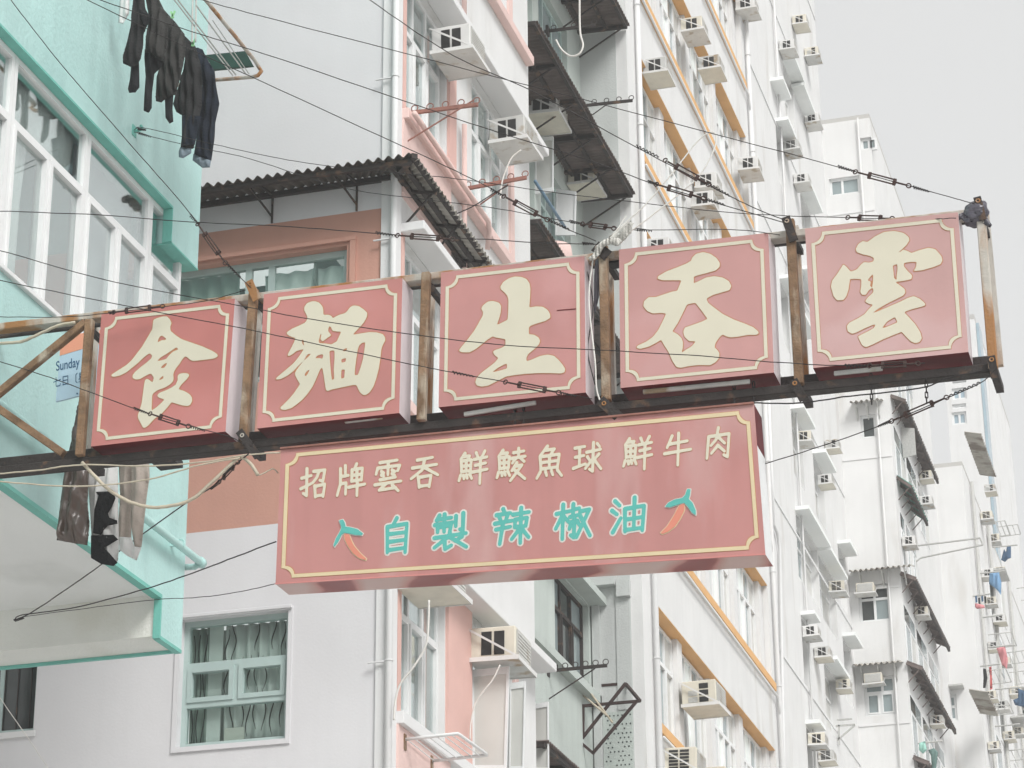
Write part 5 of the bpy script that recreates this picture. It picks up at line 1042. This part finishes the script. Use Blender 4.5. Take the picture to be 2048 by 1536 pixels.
# the rack
Xo = -7.62; pa, pb = PX(400, -14, Xo), PX(517, 130, Xo); yk = pb.y
T = thing('drying_rack', 'pale tubular drying rack with the dark laundry, top left', 'drying rack', pb, None)
cz = pb.z; a1 = PY(430, 160, yk+.02); m = MB(); fr_ = [pa, pa.lerp(pb, .93), pb+Vector((-.0, .03, -.02)), PY(523, 142, yk+.02), PY(516, 151, yk+.03), PY(505, 154, yk+.03), a1, PY(300, 178, yk+.03)]
m.tube(fr_, .017, 8); m.build('frame', 'steel_pale', T, smooth=True)
for i, (x0, y0, x1, y1) in enumerate(((345, -5, 466, 151), (352, -5, 472, 150), (392, 10, 492, 148), (425, 40, 498, 148))):
    m = MB(); m.tube([PX(x0, y0, XR+.12*i), PY(x1, y1, yk)], .0045 if i > 2 else .007, 5); m.build('line', 'grille', T)
m = MB(); m.prism([PY(410, 110, yk-.02), PY(490, 102, yk-.02), PY(506, 131, yk-.02), PY(427, 139, yk-.02)], VY*.03); m.build('end_board', 'board_green', T)
for x in (384, 391):
    m = MB(); m.tube([PY(x+2, -60, yk-.5), PY(x, 84, yk-.5)], .008, 6); m.build('hanger_rod', 'grille', T)
for i, (x, y) in enumerate(((345, 30), (386, 86), (420, 118))):
    m = MB(); c = PY(x, y, yr(x, y)-.09); m.bar(c+Vector((-.015, 0, .035)), c+Vector((.01, 0, -.03)), .012, .016); m.bar(c+Vector((.02, 0, .035)), c+Vector((-.008, 0, -.03)), .012, .016); m.build('peg', 'peg', T)
o = puff('white_cloth', sc1([(880,-60),(950,-60),(945,100),(900,175),(865,165),(872,60)]), ya+.3, .03, 'cloth_white', seed=5); tag(o, 'translucent white cloth hanging left of the dark laundry', 'cloth')
# lower laundry
Yl = 16.35
o = puff('brown_skirt', sc1([(585,-20),(690,-20),(690,420),(650,520),(640,760),(655,900),(640,1062),(560,1050),(415,1025),(425,880),(470,520),(520,300)], 0, 800), Yl, .05, 'cloth_brown', seed=11, fold=.022, nfold=.09); tag(o, 'shiny brown skirt hanging behind the gantry by the turquoise wall', 'skirt', 'laundry behind the gantry')
T = thing('patterned_cloth', 'black and white patterned cloth between the brown skirt and beige trousers', 'cloth', PY(200, 900, Yl+.1), 'laundry behind the gantry')
puff('body', sc1([(640,300),(860,300),(870,1100),(860,1180),(800,1205),(720,1190),(668,1150),(668,980),(652,700),(640,600)], 0, 800), Yl+.12, .04, 'cloth_white', T, seed=3)
for i, P_ in enumerate(([(700,672),(830,665),(845,720),(820,780),(790,830),(800,860),(855,880),(860,905),(790,920),(760,950),(740,985),(680,975),(690,800),(720,700)], [(665,990),(830,985),(865,1020),(800,1060),(760,1080),(800,1120),(860,1190),(830,1215),(740,1200),(665,1155)])): puff('print', sc1(P_, 0, 800), Yl+.07, .012, 'cloth_black', T, seed=i, fold=.004)
T = thing('beige_trousers', 'beige trousers with white hems behind the gantry', 'trousers', PY(270, 900, Yl+.1), 'laundry behind the gantry')
puff('leg', sc1([(860,300),(975,300),(965,700),(960,1010),(935,1080),(870,1060),(866,900),(878,700)], 0, 800), Yl+.2, .05, 'cloth_beige', T, seed=8, fold=.014); puff('leg', sc1([(965,300),(1085,300),(1095,560),(1072,720),(1055,880),(1035,1075),(985,1080),(955,900)], 0, 800), Yl+.1, .05, 'cloth_beige', T, seed=9, fold=.014)
puff('hem', sc1([(872,1000),(960,1005),(985,1072),(1035,1078),(1000,1175),(930,1140),(872,1095)], 0, 800), Yl+.06, .035, 'cloth_white', T, seed=10)
m = MB(); m.tube([PY(172, 826, Yl+.1), PY(340, 800, Yl+.1)], .014, 6); tag(m.build('drying_pole', 'steel_pale', smooth=True), 'drying pole behind the first sign that carries the lower laundry', 'pole')
m = MB(); m.prism([PY(298, 918, Yl+.3), PY(345, 905, Yl+.3), PY(345, 918, Yl+.3), (PY(300, 924, Yl+.3))], VY*.2); tag(m.build('black_tray', 'vent_dark'), 'small black object under the first sign beside the beige trousers', 'tray')
# blue paper sign
Yb = 16.0; T = thing('notice_board', 'pale blue notice with an orange head, half hidden by the first post', 'notice', PY(150, 800, Yb))
Q = sc1([(437, 1140), (860, 1012), (840, 1365), (407, 1475)], 0, 400); m = MB(); m.prism([PY(*p, Yb) for p in Q], VY*.02); m.build('board', 'paper_blue', T)
Q = sc1([(440, 1005), (860, 925), (860, 1011), (437, 1139)], 0, 400); m = MB(); m.prism([PY(*p, Yb-.002) for p in Q], VY*.02); m.build('head_band', 'paper_orange', T)
def text_plate(body, x, y, s, slope, m, parent, Y, h=.002, bold=0., sx=1.):
    cu = bpy.data.curves.new('t', 'FONT'); cu.body = body; cu.offset = bold; ob_ = bpy.data.objects.new('t', cu); COL.objects.link(ob_)
    dg = bpy.context.evaluated_depsgraph_get(); me0 = bpy.data.meshes.new_from_object(ob_.evaluated_get(dg)); b = MB()
    b.add([PY(x+v.co.x*s*sx, y-v.co.y*s+slope*v.co.x*s*sx, Y)-VY*h for v in me0.vertices], [tuple(p.vertices) for p in me0.polygons])
    bpy.data.objects.remove(ob_); o = b.build('lettering', m, parent) if b.f else None; return o
text_plate('Sunday', 112, 742, 27, -.2, 'ink_blue', T, Yb, bold=.01, sx=.62)
text_plate('七日〔星期', 106, 774, 22, -.2, 'ink_blue', T, Yb, bold=.004, sx=.76)
text_plate('•', 152, 792, 14, 0, 'ink_blue', T, Yb)

# ================================================================== rags and plastic on the gantry
T = thing('rag', 'pale rag and cords tied round the top of the middle gantry post', 'rag', PY(1206, 510, YR-.16))
puff('cloth', [(1176, 516), (1186, 508), (1192, 492), (1206, 480), (1222, 474), (1238, 476), (1246, 484), (1236, 492), (1222, 488), (1208, 494), (1200, 508), (1190, 520), (1180, 522)], YR-.15, .022, 'rag', T, step=2.6, seed=4, fold=.022, nfold=.5)
puff('cloth', [(1214, 486), (1240, 462), (1262, 440), (1266, 448), (1262, 466), (1250, 480), (1232, 492)], YR-.13, .012, 'rag', T, step=2.6, seed=9, fold=.018, nfold=.6)
for k, (x, y) in enumerate(((1252, 432), (1260, 436), (1266, 431), (1258, 444), (1268, 446), (1246, 448))):
    m = MB(); m.tube(crom(line3([(1208+k*2, 488-k), (1226+k*2, 470), (x, y)], YR-.14, YR-.1), 4), .004, 4); m.build('cord', 'cable_white', T)
bm = bmesh.new(); bmesh.ops.create_icosphere(bm, subdivisions=4, radius=1.); c = PY(1952, 428, YR-.06); rnd = random.Random(3); ph = [[rnd.uniform(-4, 4) for _ in range(4)] for _ in range(9)]
for v in bm.verts:
    n = v.co.copy(); d = sum(abs(math.sin(n.x*a+n.y*b+n.z*e+f)) for a, b, e, f in ph)/9
    v.co = Vector((n.x*.085*(.55+.7*d)+.01*n.z, n.y*.08*(.55+.7*d), n.z*.085*(.5+.8*d)))
b = MB(); b.add([c+v.co for v in bm.verts], [tuple(v.index for v in f_.verts) for f_ in bm.faces]); bm.free()
T = thing('plastic_bag', 'crumpled dark plastic bag tied over the last gantry post', 'plastic bag', c-VZ*.1); b.build('bag', 'plastic_bag', T)
puff('tail', [(1946, 425), (1952, 440), (1936, 450), (1922, 438), (1916, 442), (1918, 428), (1934, 422)], YR-.1, .015, 'plastic_bag', T, step=3, seed=6); puff('tail', [(1972, 430), (1984, 450), (1980, 456), (1964, 446), (1962, 434)], YR-.1, .02, 'plastic_bag', T, step=3, seed=7)
b = MB(); b.tube([PY(1198, 520, YR-.02), PY(1196, 560, YR-.03), PY(1192, 600, YR-.03), PY(1190, 625, YR-.03)], [.028, .03, .016, .004], 7); tag(b.build('black_bag', 'plastic_bag'), 'dark bundle hanging in the gap behind the third sign', 'bundle')
m = MB(); m.box(*(lambda a, b: (a.x, b.x, a.y, a.y+.1, b.z, a.z))(PY(1215, 514, YR), PY(1238, 524, YR))); m.build('clamp', 'vent_dark', GN)
# blue pole, rack on the pink building
m = MB(); m.tube([PX(1070, 362, XC+.4), PX(1130, 455, XC+.5)], .022, 7); tag(m.build('blue_pole', 'blue_pipe', smooth=True), 'blue pole leaning out behind the rag wrapped post', 'pole')
a = PX(799, 1480, XP); T = thing('drying_rack', 'white folding drying rack at the foot of the pink facade', 'drying rack', a); fy = a.y
p0, p1 = PX(799, 1480, XP), PY(916, 1467, fy); p3 = PX(853, 1523, XP); p2 = PY(975, 1510, p3.y)
m = MB(); m.tube([p0, p1, p1.lerp(p2, .06), p2.lerp(p1, .05), p2, p3], .016, 7); m.build('frame', 'frame_white', T, smooth=True)
for i in range(7):
    f = (i+1)/8; m = MB(); m.tube([p0.lerp(p1, f), p3.lerp(p2, f)], .0055, 5); m.build('line', 'frame_white', T)
for p in (p0, p3):
    m = MB(); m.box(p.x-.02, p.x+.06, p.y-.03, p.y+.03, p.z-.1, p.z+.05); m.build('hinge', 'steel_rust', T)
# small pink bucket behind the middle sign, on the grey walk-up
m = MB(); c = PX(1112, 520, XC+.35); m.tube([c-VZ*.25, c+VZ*.05, c+VZ*.18, c+VZ*.22], [.20, .22, .20, .12], 16); tag(m.build('pink_barrel', 'pink', smooth=True), 'pale pink barrel on the grey walk-up behind the third sign', 'barrel')

# ================================================================== far laundry
def far_cloth(name, label, poly, X, mt, cat, s=0):
    cx, cy = np.mean(np.array(poly), 0); Y = PX(cx, cy, X).y
    o = puff(name, poly, Y, .06, mt, step=3.2, seed=s, fold=.03, nfold=.4); tag(o, label, cat, 'far laundry'); return o
mat('cloth_blue', (.20, .36, .56), .9, .12, 5); mat('cloth_navy', (.07, .13, .22), .9, .2, 5); mat('cloth_red', (.55, .12, .12), .9, .15, 5); mat('cloth_pink', (.72, .30, .32), .9, .1, 5); mat('cloth_sage', (.16, .26, .24), .9, .2, 5); mat('cloth_mint', (.35, .62, .54), .9, .1, 5)
XL = XG+.7
far_cloth('blue_shirt', 'big pale blue shirt hanging at the far right', [(1979, 1146), (1998, 1144), (2003, 1165), (2002, 1190), (1996, 1182), (1985, 1172), (1978, 1168)], XL, 'cloth_blue', 'shirt', 1)
far_cloth('blue_shorts', 'blue trousers hanging at the upper far right', [(2002, 1120), (2008, 1098), (2012, 1104), (2014, 1090), (2022, 1092), (2022, 1116), (2016, 1118), (2010, 1124)], XL, 'cloth_navy', 'trousers', 2)
far_cloth('pink_towel', 'pink towel hanging at the far right', [(1993, 1296), (2010, 1292), (2016, 1320), (2014, 1338), (2004, 1330), (1998, 1312)], XL, 'cloth_pink', 'towel', 3)
far_cloth('navy_coat', 'navy coat hanging at the right edge', [(2036, 1376), (2044, 1380), (2056, 1384), (2058, 1412), (2046, 1414), (2030, 1410), (2026, 1400), (2036, 1396)], XL, 'cloth_navy', 'coat', 4)
far_cloth('black_tights', 'black tights hanging left of the pink towel', [(1966, 1337), (1972, 1338), (1975, 1356), (1971, 1376), (1966, 1376), (1967, 1356)], XL, 'cloth_char', 'tights', 5)
far_cloth('red_trousers', 'red trousers hanging beside the black tights', [(1978, 1334), (1983, 1333), (1984, 1356), (1985, 1378), (1980, 1380), (1980, 1356)], XL, 'cloth_red', 'trousers', 6)
for k, (x, y, mt, lb) in enumerate(((1950, 1192, 'cloth_navy', 'leftmost small navy cloth of the far cluster'), (1956, 1196, 'cloth_char', 'small charcoal cloth in the far cluster'), (1962, 1190, 'cloth_navy', 'middle small navy cloth of the far cluster'), (1968, 1193, 'cloth_char', 'rightmost small dark cloth of the far cluster'))):
    far_cloth('small_cloth', lb, [(x, y), (x+4, y-1), (x+5, y+12), (x+1, y+14)], XL, mt, 'cloth', 7+k)
far_cloth('red_shirt', 'red striped shirt under the far dark cluster', [(1950, 1206), (1968, 1210), (1970, 1216), (1954, 1218), (1950, 1214)], XL, 'cloth_pink', 'shirt', 12)
far_cloth('sage_shirt', 'dark sage shirt below the tin awnings', [(1856, 1500), (1868, 1496), (1876, 1504), (1874, 1524), (1872, 1545), (1864, 1542), (1862, 1512)], XF+.6, 'cloth_sage', 'shirt', 13)
far_cloth('mint_shirt', 'mint shirt below the tin awnings', [(1838, 1486), (1850, 1482), (1854, 1500), (1846, 1508), (1838, 1500)], XF+.6, 'cloth_mint', 'shirt', 14)
for k, (x0, x1, y) in enumerate(((1960, 2000, 1330), (1975, 2030, 1292), (1990, 2046, 1376), (1960, 2010, 1144), (1985, 2035, 1092), (1945, 1980, 1190), (1835, 1885, 1484), (1965, 2005, 1232), (1990, 2040, 1450))):
    m = MB(); X0 = XG if x0 > 1900 else XF; Y = PX((x0+x1)/2, y, X0+.7).y; a, b = PY(x0, y+3, Y), PY(x1, y-2, Y); m.tube([a, b], .02, 5)
    tag(m.build('drying_pole', 'grille'), 'thin drying pole on the far facades, number %s from the top' % ['five', 'four', 'seven', 'two', 'one', 'three', 'nine', 'six', 'eight'][k] if False else ['pole of the black tights and red trousers', 'pole of the pink towel on the far block', 'pole of the navy coat at the right edge', 'pole of the big pale blue shirt', 'pole of the blue trousers', 'pole of the far dark cluster of cloths', 'pole of the sage and mint shirts', 'bare pole under the big pale blue shirt', 'bare pole under the navy coat'][k], 'pole', 'far drying poles')
# frame of a large rack far right
T = thing('wire_rack', 'large bare wire rack reaching out over the street at the far right', 'drying rack', PX(1830, 1120, XF)); Y = PX(1830, 1110, XF).y
for p, r_ in (((1826, 1128), (1842, 1116)), ((1842, 1116), (1966, 1090)), ((1966, 1090), (1960, 1076)), ((1960, 1076), (1830, 1092))):
    m = MB(); m.tube([PY(*p, Y), PY(*r_, Y)], .02, 5); m.build('tube', 'grille', T)

# ================================================================== haze
m = MB(); m.box(-70, 70, -45, 410, -1.3, 48); hz = m.build('haze', []); hz['kind'] = 'stuff'
hm = bpy.data.materials.new('haze'); hm.use_nodes = True; hn = hm.node_tree.nodes; hn.clear()
vo = hn.new('ShaderNodeVolumePrincipled'); vo.inputs['Color'].default_value = (.99, .995, 1, 1); vo.inputs['Density'].default_value = HAZE; vo.inputs['Anisotropy'].default_value = 0
oo = hn.new('ShaderNodeOutputMaterial'); hm.node_tree.links.new(vo.outputs[0], oo.inputs['Volume']); hz.data.materials.append(hm)
